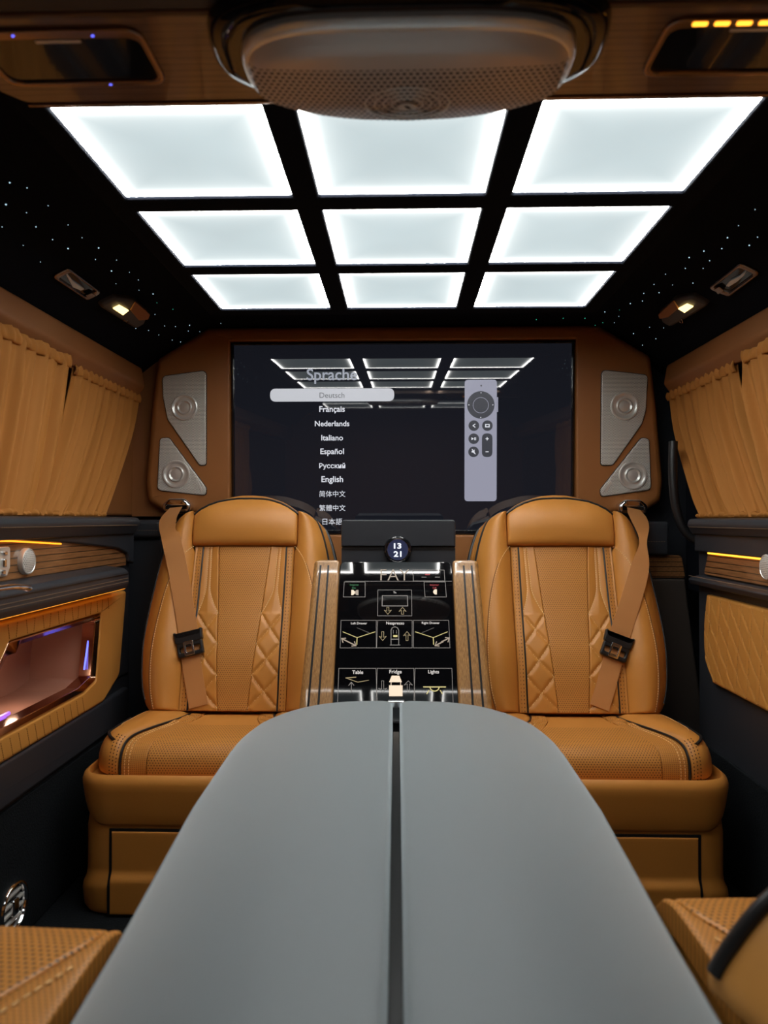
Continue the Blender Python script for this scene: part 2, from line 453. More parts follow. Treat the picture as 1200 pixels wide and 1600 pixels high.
def ON_CEIL(px, py):
    d = RAY(px, py); best = None
    for (x0, z0), (x1, z1) in zip(prof, prof[1:]):
        ex, ez = x1 - x0, z1 - z0; den = d.x * ez - d.z * ex
        if abs(den) < 1e-9: continue
        t = (x0 * ez - (z0 - CAM_Z) * ex) / den; u = (x0 * d.z - (z0 - CAM_Z) * d.x) / den
        if t > 0 and 0 <= u <= 1:
            n = Vector((ez, 0, -ex)).normalized()
            if n.z > 0: n = -n
            best = (Vector((0, 0, CAM_Z)) + d * t, n)
    return best
STARS = [(15,285),(42,293),(9,319),(75,321),(41,332),(3,354),(56,354),(106,351),(82,374),(36,383),(128,371),(106,388),(154,387),(63,409),(149,405),(182,406),(174,423),(202,425),(181,443),(216,437),(217,453),(239,459),(245,473),(270,483),(242,491),(257,509),(274,510),(296,508),(294,517),(312,518),(212,513),(232,516),(248,523),(269,531),(282,534),(345,505),
 (1180,327),(1154,352),(1184,370),(1137,371),(1171,383),(1128,388),(1100,392),(1077,402),(1109,407),(1071,419),(1099,419),(1040,428),(1022,444),(1051,445),(1083,442),(1030,457),(1006,458),(985,474),(1004,470),(968,484),(967,494),(945,487),(930,508),(942,504),(960,504),(914,497),(990,521),(1015,511),(1037,512),(1025,529),(1004,539),(880,497),(838,499)]
GREEN = {(930,508),(942,504),(968,484),(245,473),(914,497),(880,497),(838,499),(270,483)}
star_me = {}
for i, (px, py) in enumerate(STARS):
    h = ON_CEIL(px, py)
    if not h: continue
    P, n = h
    key = 'star_green' if (px, py) in GREEN else 'star'
    if key not in star_me:
        bm = bmesh.new(); bmesh.ops.create_icosphere(bm, subdivisions=1, radius=.0012)
        m = MB(); m.frombm(bm); o = m.build('star_light', M[key], ceiling); star_me[key] = o
    else:
        o = star_me[key].copy(); COL.objects.link(o); o.parent = ceiling
    k = random.choice((.6, .75, .9, 1.15)); o.scale = (k, k, k); o.location = P + n * .0006

# tan rails above the windows
for s, nm in ((-1, 'trim_1'), (1, 'trim_2')):
    mb = MB(); L = []
    pr = roundpoly([(.755, 1.262), (.745, 1.205), (.765, 1.178), (.95, 1.178), (.95, 1.262)], [.012, .018, .006, 0, 0])
    for y in (-.7, 2.035): L.append([(s * x, y, z) for x, z in pr])
    mb.loft(L); struct(mb.build(nm, M['tan_rail']))
# left rear pillar cladding between the curtain and the partition, window recess behind the curtains
mb = MB(); mb.box(-.95, -.80, 1.66, 2.12, .83, 1.178, .01); mb.box(-.80, -.70, 2.085, 2.12, .83, 1.29); struct(mb.build('trim_3', M['tan_rail']))
mb = MB(); mb.box(-.95, -.80, -.7, 1.655, .825, 1.178, .004); struct(mb.build('window_1', M['gloss_black']))
mb = MB(); mb.box(.82, .95, -.7, 1.99, .825, 1.178, .004); struct(mb.build('window_2', M['gloss_black']))

# ================================================================== ceiling light grid
PZ = 1.344
GX = [(-.447, -.177), (-.133, .133), (.177, .447)]
GY = [(.881, 1.135), (1.184, 1.444), (1.492, 1.744)]
mb = MB(); FZ0, FZ1 = 1.3385, 1.3875
xs = [-.488, GX[0][0], GX[0][1], GX[1][0], GX[1][1], GX[2][0], GX[2][1], .488]
ys = [.846, GY[0][0], GY[0][1], GY[1][0], GY[1][1], GY[2][0], GY[2][1], 1.79]
def zf(x, y): return FZ0
idx = {}
for i, x in enumerate(xs):
    for j, y in enumerate(ys):
        for k, z in enumerate((FZ0, FZ1)): idx[i, j, k] = mb.add((x, y, z))
solid = lambda i, j: 0 <= i < 7 and 0 <= j < 7 and not (i in (1, 3, 5) and j in (1, 3, 5))
for i in range(7):
    for j in range(7):
        if not solid(i, j): continue
        for k in (0, 1): mb.f.append((idx[i,j,k], idx[i+1,j,k], idx[i+1,j+1,k], idx[i,j+1,k]))
        for (di, dj, a, b) in ((-1, 0, (i, j), (i, j+1)), (1, 0, (i+1, j), (i+1, j+1)), (0, -1, (i, j), (i+1, j)), (0, 1, (i, j+1), (i+1, j+1))):
            if not solid(i+di, j+dj): mb.f.append((idx[(*a, 0)], idx[(*b, 0)], idx[(*b, 1)], idx[(*a, 1)]))
fixture = thing('ceiling_light', 'black suede lattice on the ceiling holding nine glowing white panels', 'ceiling light', (0, 1.31, 1.386))
lf = mb.build('frame', M['suede'], fixture, smooth=False)
bv = lf.modifiers.new('b', 'BEVEL'); bv.width = .004; bv.segments = 2; bv.limit_method = 'ANGLE'
# edge-lit diffuser material: diodes along the rim, fading inward
m, N, L, b = newmat('edge lit diffuser'); M_ = lambda *a: math_node(N, L, *a)
uvn = N.new('ShaderNodeUVMap'); uvn.uv_map = 'UVMap'; sp = N.new('ShaderNodeSeparateXYZ'); L.new(uvn.outputs[0], sp.inputs[0])
e = M_('MINIMUM', sp.outputs[0], sp.outputs[1])          # uv = metres from the nearest rims
core = M_('EXPONENT', M_('DIVIDE', M_('MULTIPLY', e, -1.0), .0036))
halo = M_('EXPONENT', M_('DIVIDE', M_('MULTIPLY', e, -1.0), .020))
tcn = N.new('ShaderNodeTexCoord'); nzn = N.new('ShaderNodeTexNoise'); nzn.inputs['Scale'].default_value = 5; L.new(tcn.outputs['Object'], nzn.inputs['Vector'])
mid = M_('MULTIPLY', LIGHT_MID, M_('ADD', .86, M_('MULTIPLY', nzn.outputs['Fac'], .28)))
st = M_('ADD', mid, M_('ADD', M_('MULTIPLY', core, LIGHT_EDGE), M_('MULTIPLY', halo, .38)))
mx = N.new('ShaderNodeMix'); mx.data_type = 'RGBA'; mx.inputs[6].default_value = (.80, .96, 1, 1); mx.inputs[7].default_value = (1, .985, .94, 1)
L.new(M_('MINIMUM', 1.0, M_('MULTIPLY', halo, 1.3)), mx.inputs[0]); L.new(mx.outputs[2], b.inputs['Emission Color']); L.new(st, b.inputs['Emission Strength'])
setp(b, Roughness=.5); b.inputs['Base Color'].default_value = (.25, .27, .28, 1); b.inputs['Specular IOR Level'].default_value = .2
M['diffuser'] = m
m2 = m.copy(); M['diffuser_dim'] = m2
b2 = m2.node_tree.nodes['Principled BSDF']; old = b2.inputs['Emission Strength'].links[0].from_socket
dm = m2.node_tree.nodes.new('ShaderNodeMath'); dm.operation = 'MULTIPLY'; dm.inputs[1].default_value = .35; m2.node_tree.links.new(old, dm.inputs[0]); m2.node_tree.links.new(dm.outputs[0], b2.inputs['Emission Strength'])
for j, (y0, y1) in enumerate(GY):
    for i, (x0, x1) in enumerate(GX):
        mb = MB(); n = 24
        ax = [x0 + .0005 + (x1 - x0 - .001) * k / n for k in range(n + 1)]; ay = [y0 + .0005 + (y1 - y0 - .001) * k / n for k in range(n + 1)]
        mb.grid(lambda u, v: (u, v, PZ), ax, ay, uvf=lambda u, v: (min(u - x0, x1 - u), min(v - y0, y1 - v)))
        mb.prism(rect(x0 + .001, x1 - .001, y0 + .001, y1 - .001), lambda a, b_, c: (a, b_, c), PZ + .02, PZ + .004)
        for k in range((n+1)**2, len(mb.uv)): mb.uv[k] = (.06, .06)
        mb.build('light_panel', M['diffuser'], fixture, smooth=False)

# the next row of the same lights, behind the overhead console (it shows mirrored in the television)
fix2 = thing('ceiling_light', 'row of glowing white panels behind the overhead console, seen mirrored in the touchscreen', 'ceiling light', (0, -.01, 1.386))
Y0, Y1 = -.14, .12
mb = MB(); mb.box(-.488, .488, Y0 - .03, Y1 + .025, PZ + .012, 1.3875, .004); mb.build('frame', M['suede'], fix2, smooth=False)
for x0, x1 in GX:
    mb = MB(); n = 24
    ax = [x0 + (x1 - x0) * k / n for k in range(n + 1)]; ay = [Y0 + (Y1 - Y0) * k / n for k in range(n + 1)]
    mb.grid(lambda u, v: (u, v, PZ), ax, ay, uvf=lambda u, v: (min(u - x0, x1 - u), min(v - Y0, Y1 - v)))
    mb.prism(rect(x0, x1, Y0, Y1), lambda a, b_, c: (a, b_, c), PZ + .0118, PZ + .004)
    for k in range((n+1)**2, len(mb.uv)): mb.uv[k] = (.06, .06)
    mb.build('light_panel', M['diffuser_dim'], fix2, smooth=False)

# ================================================================== overhead console
CZ = 1.322
fdown = lambda z: (lambda a, b_, c: (a, b_, z - c))
root = thing('overhead_console', 'glossy dark striped wood overhead console across the top of the cabin', 'overhead console', (0, .76, CZ))
mb = MB(); mb.prism(roundpoly([(-.475, .692), (.475, .692), (.475, .815), (.452, .841), (-.452, .841), (-.475, .815)], [.004, .004, .02, .02, .02, .02]), fdown(CZ), -.064, 0, .004); mb.build('wood_board', M['wood_roof'], root)
mb = MB(); mb.box(-.60, .60, .585, .6915, CZ + .0005, 1.386, .006); mb.build('leather_edge', M['black_leather'], root)
mb = MB(); mb.box(-.452, .452, .8405, .8445, CZ - .002, CZ + .012, .001); mb.build('edge_trim', M['champagne'], root)
# hatches with smoked screens
for s in (-1, 1):
    side = 'left' if s < 0 else 'right'
    x0, x1 = sorted((s * .452, s * .267)); y0, y1 = AT(100, 42, 'z', CZ).y, AT(100, 131, 'z', CZ).y
    r = thing('overhead_screen', ('dark glossy overhead screen in a metal frame, left of the speaker pod' if s < 0 else 'dark glossy overhead screen with modelled amber glints along its metal frame, right of the speaker pod'), 'overhead screen', ((x0 + x1) / 2, (y0 + y1) / 2, CZ), 'overhead screens')
    out = roundpoly(rect(x0, x1, y0, y1), .020); inn = roundpoly(rect(x0 + .007, x1 - .007, y0 + .014, y1 - .008), .014)
    MB().hole_prism(out, inn, fdown(CZ), .0003, .004, .002).build('frame', M['champagne'], r)
    MB().prism(offset(inn, -.001), fdown(CZ), .0003, .0012).build('screen', M['gloss_black'], r, smooth=False)
    xc = (x0 + x1) / 2
    MB().prism(roundpoly(rect(xc - .024, xc + .024, y0 + .0175, y0 + .0215), .001), fdown(CZ), .0012, .0022).build('pull_strip', M['steel'], r)
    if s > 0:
        for k in range(5):  # amber reflections of the side lights, built as small glowing pieces
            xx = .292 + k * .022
            MB().prism(roundpoly(rect(xx, xx + .015, y0 + .0035, y0 + .0085), .0015), fdown(CZ), .003, .0052, .0006).build('amber_glint', M['amber'], r, label='amber reflection modelled as a small glowing piece')
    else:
        for xx, yy in ((-.40, y0 + .006), (-.318, y0 + .008), (-.333, y1 - .004)):  # blue specks mirrored from the pocket light, built as glowing dots
            MB().prism(circle(xx, yy, .0015, 10, .0008), fdown(CZ), .003, .0048).build('blue_glint', M['blue'], r, label='tiny blue reflection modelled as a glowing dot')
# speaker pod
px0, px1 = AT(413, 85, 'z', 1.29), AT(893, 85, 'z', 1.29)
PW = .1635; PXc = .006
def pod_outline(w, y0, y1, n=72, ex=4.2, bow=.0):
    out = []
    for k in range(n):
        a = 2 * math.pi * k / n; c, s_ = math.cos(a), math.sin(a)
        x = w * math.copysign(abs(c) ** (2 / ex), c); t = math.copysign(abs(s_) ** (2 / 2.9), s_)
        y = (y0 + y1) / 2 + t * (y1 - y0) / 2
        if t > 0: y -= (abs(x) / w) ** 2 * bow * t
        out.append((PXc + x, y))
    return out
r = thing('overhead_speaker', 'large perforated metal speaker pod hanging at the centre of the overhead console', 'speaker', (PXc, .75, CZ))
mb = MB(); lv = [(CZ - .0005, .206, .648, .828), (CZ - .012, .204, .648, .828), (CZ - .020, .196, .651, .824), (CZ - .024, .180, .655, .815)]
mb.loft([[(x, y, z) for x, y in pod_outline(w_, a, b_, ex=3.6, bow=.03)] for z, w_, a, b_ in lv]); mb.build('base', M['gloss_black'], r)
mb = MB(); lv = [(CZ - .022, .170, .662, .812), (CZ - .030, .1705, .661, .815), (CZ - .0335, .169, .664, .8155), (CZ - .036, .166, .670, .8145)]
mb.loft([[(x, y, z) for x, y in pod_outline(w_, a, b_, bow=.03)] for z, w_, a, b_ in lv]); mb.build('rim', M['bright'], r)
mb = MB(); LVs = [(CZ - .0355, .166, .671, .8140), (CZ - .039, .164, .679, .8135), (CZ - .043, .160, .690, .812)]
loops = [[(x, y, z) for x, y in pod_outline(w_, a, b_, bow=.03)] for z, w_, a, b_ in LVs]
for k in range(1, 9):
    t = k / 9; w_ = .160 * (1 - t); a = lerp(.690, .765, t); b_ = lerp(.812, .765, t)
    loops.append([(x, y, CZ - .043 - .006 * math.sin(t * math.pi / 2)) for x, y in pod_outline(max(w_, .002), a, b_, bow=.03 * (1 - t))])
RR = []
for l in loops: RR.append([mb.add(p, (p[0] - PXc, p[1] - .765 if p[1] > .694 else -.08)) for p in l])
for a, b_ in zip(RR, RR[1:]): mb.bridge(a, b_)
mb.cap(RR[-1]); gr = mb.build('grille', M['pod'], r)
mb = MB(); f = fdown(CZ - .0475)
for rad in (.046, .036, .026, .017): mb.tube([(PXc + rad * math.cos(2*math.pi*k/40), .770 + rad * .62 * math.sin(2*math.pi*k/40), CZ - .0480 - .0006 * (1 - rad / .05)) for k in range(40)], .0011, 6, closed=True)
mb.build('centre_rings', M['steel'], gr)
mb = MB(); mb.prism(circle(PXc, .771, .010, 20, .006), f, 0, .004, .001); mb.build('emblem_cap', M['steel'], gr)
mb = MB(); mb.prism([(PXc - .0035, .768), (PXc + .001, .769), (PXc + .0045, .775), (PXc - .001, .772)], f, .004, .0045); mb.build('emblem', M['black'], gr, smooth=False)
# small fittings on the sloping sides of the headliner
def ceil_frame(px, py):
    P, n = ON_CEIL(px, py); t = Vector((0, 1, 0)); wv = n.cross(t).normalized()
    if wv.x < 0: wv = -wv
    f = lambda a, b_, c: P + t * a + wv * b_ + n * c
    def loc(x, y):
        q = PL(x, y, P, n) - P; return (q.dot(t), q.dot(wv))
    return P, f, loc
for s in (-1, 1):
    mir = (lambda x: x) if s < 0 else (lambda x: 1256 - x + 10)
    side = 'left' if s < 0 else 'right'
    px, py = (118, 442) if s < 0 else (1149, 434)
    P, f, loc = ceil_frame(px, py)
    quad = [(79, 430), (106, 416), (158, 455), (134, 467)] if s < 0 else [(1107, 448), (1157, 408), (1191, 424), (1141, 461)]
    pts = [loc(*q) for q in quad]
    r = thing('reading_lamp', f'metal-framed slot with a bright reflector on the {side} headliner, above the curtain', 'reading lamp', P, 'headliner lamps')
    out = roundpoly(pts, .012); cx_, cy_ = sum(p[0] for p in pts) / 4, sum(p[1] for p in pts) / 4
    inn = roundpoly([(cx_ + (a - cx_) * .80, cy_ + (b_ - cy_) * .66) for a, b_ in pts], .006)
    MB().hole_prism(out, inn, f, -.004, .006, .003).build('frame', M['champagne'], r)
    MB().prism(offset(inn, -.001), f, -.004, .001).build('recess', M['gloss_black'], r, smooth=False)
    bq = [(101, 426), (103, 425), (112, 436), (125, 445), (130, 449), (124, 451), (112, 446), (107, 437)] if s < 0 else [(1167, 420), (1169, 419), (1164, 428), (1154, 437), (1141, 445), (1136, 444), (1142, 436), (1157, 429)]
    MB().prism([loc(*q) for q in bq], f, .001, .0055, .001).build('reflector', M['steel'], r)
    bq = [(131, 458), (141, 454), (148, 458), (138, 463)] if s < 0 else [(1118, 448), (1126, 444), (1134, 450), (1125, 456)]
    MB().prism(roundpoly([loc(*q) for q in bq], .002), f, .0055, .0075, .001).build('switch', M['champagne'], r)
    # housing with lamp and coat hook
    px, py = (190, 485) if s < 0 else (1072, 482)
    P, f, loc = ceil_frame(px, py)
    r = thing('courtesy_lamp', f'dark lamp housing with lit warm lens and coat hook on the {side} headliner', 'courtesy lamp', P, 'headliner lamps')
    q1 = [(150, 472), (176, 459), (206, 462), (229, 483), (222, 500), (208, 508), (172, 486)] if s < 0 else [(1112, 470), (1085, 456), (1058, 460), (1033, 483), (1038, 497), (1052, 505), (1090, 484)]
    MB().prism(roundpoly([loc(*q) for q in q1], .012), f, -.004, .014, .008).build('housing', M['brown_leather'], r)
    q2 = [(198, 476), (206, 462), (229, 483), (226, 491), (211, 492)] if s < 0 else [(1066, 473), (1058, 460), (1034, 483), (1036, 490), (1050, 487)]
    MB().prism(roundpoly([loc(*q) for q in q2], .004), f, .0142, .0175, .002).build('cover', M['tan_dark'], r)
    q3 = [(171, 473), (181, 468), (195, 476), (186, 483)] if s < 0 else [(1066, 473), (1079, 466), (1089, 470), (1076, 479)]
    MB().prism([loc(*q) for q in q3], f, .0142, .0178).build('lamp_lens', M['lamp'], r, smooth=False, label='lit warm yellow lens')
    hc = loc(190, 493) if s < 0 else loc(1070, 492)
    MB().tube([f(hc[0] + .007 * math.cos(t), hc[1] + .005 * math.sin(t), .017 + .003 * math.sin(t)) for t in [math.pi * k / 10 * 1.2 for k in range(11)]], .0014, 8).build('coat_hook', M['champagne'], r)

# ================================================================== partition and television
fP = lambda a, b_, c: (a, YP - c, b_)
half = [(.568, 1.384), (.718, 1.292), (.735, 1.14), (.752, .93), (.745, .872), (.69, .838), (.60, .836), (.60, .62)]
outer = [(x, z) for x, z in half] + [(-x, z) for x, z in reversed(half)]
outer = roundpoly(outer, [.01, .025, .08, .05, .03, .02, .005, .005] + [.005, .005, .02, .03, .05, .08, .025, .01], 4)
TX0, TX1, TZ0, TZ1 = -.497, .497, .778, 1.336
inner = rect(TX0 - .004, TX1 + .004, TZ0 - .002, TZ1 + .004)
mb = MB(); mb.hole_prism(outer, inner, fP, -.05, .0, .022, .006, n=160, ctr=(0, 1.05)); part = mb.build('partition_panel', M['tan_dark'], ang=50)
tag(part, 'saddle brown leather partition panel framing the television', 'partition')
fTV = lambda a, b_, c: (a, YP - c - (b_ - 1.057) * .034, b_)      # the set leans a touch forward
tv = thing('television', 'large flat television showing a language menu, set into the leather partition', 'television', (0, YP, 1.05))
FT = .020    # set back from the partition face
MB().hole_prism(rect(TX0, TX1, TZ0, TZ1), rect(TX0 + .006, TX1 - .006, TZ0 + .012, TZ1 - .006), fTV, -.055, -FT + .006, .002, n=64).build('bezel', M['gloss_black'], tv)
scr = MB().prism(rect(TX0 + .004, TX1 - .004, TZ0 + .01, TZ1 - .004), fTV, -.05, -FT).build('screen', M['ui_back'], tv, smooth=False)
YS = YP + FT
def tvp(px, py):
    p = AT(px, py, 'y', YS); return (p.x, p.z)
TVK = abs(tvp(600, 600)[0] - tvp(601, 600)[0])
def tvtext(body, px, py, wpx, mat, bold=.012, name='menu_text', hpx=None):
    a, b_ = tvp(px, py); MB().text(body, fTV, a, b_, -FT + .0006, width=wpx * TVK, bold=bold).build(name, mat, scr, smooth=False, recalc=False)
def tvpoly(pts, c): return MB().prism(pts, fTV, -FT + c - .0004, -FT + c)
tvtext('Sprache', 519, 588.5, 79, M['ui_title'], .014, 'menu_title')
a, b_ = tvp(422.5, 628); a1, b1 = tvp(616, 607)
tvpoly(roundpoly(rect(a, a1, b_, b1), .0175, 8), .0005).build('menu_highlight', M['ui_pill'], scr, smooth=False)
a, b_ = tvp(519, 618); MB().text('Deutsch', fTV, a, b_, -FT + .0009, width=39 * TVK, bold=.004).build('menu_text', M['ui_grey'], scr, smooth=False, recalc=False)
for body, py, wpx in (('Français', 640.5, 40), ('Nederlands', 662, 54), ('Italiano', 684, 34), ('Español', 706.5, 37), ('Русский', 728.5, 41), ('English', 750, 34), ('简体中文', 771.5, 41), ('繁體中文', 793.5, 41), ('日本語', 815, 31)):
    tvtext(body, 519, py, wpx, M['white_ui'], .016 if body[0] < '\u2000' else .0)
# remote control drawn on the screen
a, b_ = tvp(726, 783); a1, b1 = tvp(776, 594)
rem = tvpoly(roundpoly(rect(a, a1, b_, b1), .010, 6), .0005).build('remote_picture', M['ui_remote'], scr, smooth=False)
a, b_ = tvp(776.8, 644); a1, b1 = tvp(778, 621); tvpoly(rect(a - .001, a1, b_, b1), .0005).build('remote_side_key', M['ui_remote'], scr, smooth=False)
def disc(px, py, rpx, mat, c, name, n=36):
    a, b_ = tvp(px, py); tvpoly(circle(a, b_, rpx * TVK, n), c).build(name, mat, scr, smooth=False)
disc(751, 633, 21.3, M['ui_dark'], .0008, 'remote_touch_ring')
a, b_ = tvp(751, 633.5); MB().hole_prism(circle(a, b_, 12.3*TVK, 40), circle(a, b_, 11.6*TVK, 40), fTV, -FT + .0008, -FT + .0011, n=40).build('remote_ring_line', M['ui_remote'], scr, smooth=False)
for px, py in ((751.3, 614.2), (751, 652.5), (732.4, 633), (769.8, 633)): disc(px, py, .8, M['white_ui'], .0011, 'remote_dot', 10)
disc(751.5, 603.2, 1.4, M['ui_dark'], .0008, 'remote_microphone', 10)
for px, py in ((740.3, 665.2), (761.4, 665.2), (740.2, 685.6), (740, 706)): disc(px, py, 8.2, M['ui_dark'], .0008, 'remote_button')
a, b_ = tvp(753, 714.2); a1, b1 = tvp(769.4, 677.2); tvpoly(roundpoly(rect(a, a1, b_, b1), .0150, 8), .0008).build('remote_volume_button', M['ui_dark'], scr, smooth=False)
def icon(polys, name):
    mb = MB()
    for pl in polys: mb.prism([tvp(*p) for p in pl], fTV, -FT + .0008, -FT + .0011)
    mb.build(name, M['white_ui'], scr, smooth=False)
icon([[(742, 662), (743, 663), (740, 665.2), (743, 667.4), (742, 668.4), (738, 665.2)]], 'back_icon')
icon([[(758, 662.6), (765, 662.6), (765, 664), (758, 664)], [(758, 666.2), (765, 666.2), (765, 667.8), (758, 667.8)], [(757.8, 663), (759.4, 663), (759.4, 667.5), (757.8, 667.5)], [(763.5, 663), (765, 663), (765, 667.5), (763.5, 667.5)]], 'screen_icon')
icon([[(736.6, 683.2), (740.2, 685.6), (736.6, 688)], [(741, 683.4), (742, 683.4), (742, 688), (741, 688)], [(742.8, 683.4), (743.8, 683.4), (743.8, 688), (742.8, 688)]], 'play_icon')
icon([[(737, 704.5), (739, 704.5), (741.5, 702.3), (741.5, 709), (739, 707), (737, 707)], [(737, 702), (738, 701.4), (743.4, 709.4), (742.6, 710)]], 'mute_icon')
icon([[(758.6, 685), (763.6, 685), (763.6, 686.2), (758.6, 686.2)], [(760.5, 683), (761.7, 683), (761.7, 688.2), (760.5, 688.2)]], 'plus_icon')
icon([[(758.6, 705.3), (763.6, 705.3), (763.6, 706.4), (758.6, 706.4)]], 'minus_icon')
# four loudspeakers on the partition
def pp(px, py):
    p = AT(px, py, 'y', YP - .002); return (p.x, p.z)
def speaker(label, pts, rads, tw, twr, bar):
    pts = [pp(*p) for p in pts]; out = roundpoly(pts, rads, 7)
    cx_, cy_ = sum(p[0] for p in pts) / len(pts), sum(p[1] for p in pts) / len(pts)
    r = thing('wall_speaker', label, 'speaker', (cx_, YP, cy_), 'partition loudspeakers')
    MB().prism(offset(out, -.002), fP, -.004, .0012, .001).build('surround', M['black'], r)
    pl = MB().prism(out, fP, -.002, .006, .003).build('grille', M['grille'], r)
    a, b_ = pp(*tw); k = twr * .00185
    pr = [(k, .0062), (k * .97, .0095), (k * .90, .0105), (k * .80, .009), (k * .74, .007), (k * .58, .007), (k * .55, .0095), (k * .50, .0105), (k * .43, .009), (k * .38, .0075), (k * .25, .0085), (k * .02, .009)]
    MB().lathe(pr, fP, a, b_).build('tweeter_ring', M['steel'], r)
    if bar:
        q = [pp(*p) for p in bar]; MB().prism(roundpoly(q, .002), fP, .006, .0068, .0004).build('name_bar', M['steel'], r)
speaker('tall tapering perforated steel speaker left of the television', [(254, 588), (322, 579), (322, 727), (312, 727), (262, 655), (255, 620)], [.014, .014, .008, .012, .03, .05], (289, 637), 21, None)
speaker('triangular steel speaker left of the television, above the seat belt guide', [(250, 685), (264, 684), (322, 762), (322, 774), (246, 766)], [.012, .014, .012, .012, .014], (276, 741), 22, [(306, 750), (309, 748), (317, 766), (314, 768)])
speaker('tall tapering perforated steel speaker right of the television', [(940, 578), (1012, 586), (1009, 640), (1003, 662), (957, 727), (939, 727)], [.014, .014, .05, .03, .012, .008], (975, 635), 22, None)
speaker('triangular steel speaker right of the television, above the seat belt guide', [(1002, 684), (1014, 686), (1017, 765), (939, 776), (938, 765)], [.014, .012, .014, .012, .012], (988, 743), 22, [(943, 767), (953, 751), (956, 753), (946, 770)])
# ================================================================== the two rear-facing seats
TH = math.atan2(.185, .53); ST, CT = math.sin(TH), math.cos(TH)
QO = (1.765, .335)            # Y, Z of the back's hinge line
def bw(s): return lambda p, q, d: Vector((s * (.413 + p), QO[0] + q * ST - d * CT, QO[1] + q * CT + d * ST))
EN = Vector((0, -CT, ST)); EU = Vector((0, ST, CT))
def pq(px, py, s=-1, dfn=None, d=.03):
    for _ in range(6 if dfn else 1):
        O = Vector((0, QO[0], QO[1])) + EN * d; P = PL(px, py, O, EN)
        p = s * P.x - .413; q = (P - O).dot(EU)
        if dfn: d = dfn(p, q)
    return p, q
# half widths of the back, measured on the left seat (outer side) and mirrored
W_TAB = [(0, .212), (.02, .228), (.06, .243), (.12, .252), (.18, .255), (.25, .251), (.32, .243), (.38, .235), (.43, .224), (.47, .211), (.495, .198), (.508, .178), (.515, .142)]
QTOP = .515; HP = .138; QH = .425
def W(q): return smooth_interp(W_TAB, q)
CEN = lambda q: lerp(.036, .069, clamp(q / QH)) if q > .1 else lerp(.036, .069, clamp(q / QH))
def dback(p, q):
    a = abs(p); wq = max(W(q), .14)
    c = .045 + .012 * math.exp(-((q - .13) / .10) ** 2)
    if a < .128: return c + .003 * (1 - (a / .128) ** 2)
    t = clamp((a - .128) / max(.02, wq - .128))
    return lerp(c, .010, t ** 2.6) + .036 * math.sin(math.pi * t) ** .85
def dhead(p, q):
    t = clamp((q - QH) / .135); return .052 + .030 * math.sin(math.pi * (.12 + .72 * t)) * (1 - (abs(p) / .17) ** 4) - .02 * t ** 3
def head_top(p): return QTOP + .002 + .056 * (1 - (abs(p) / HP) ** 2.3)
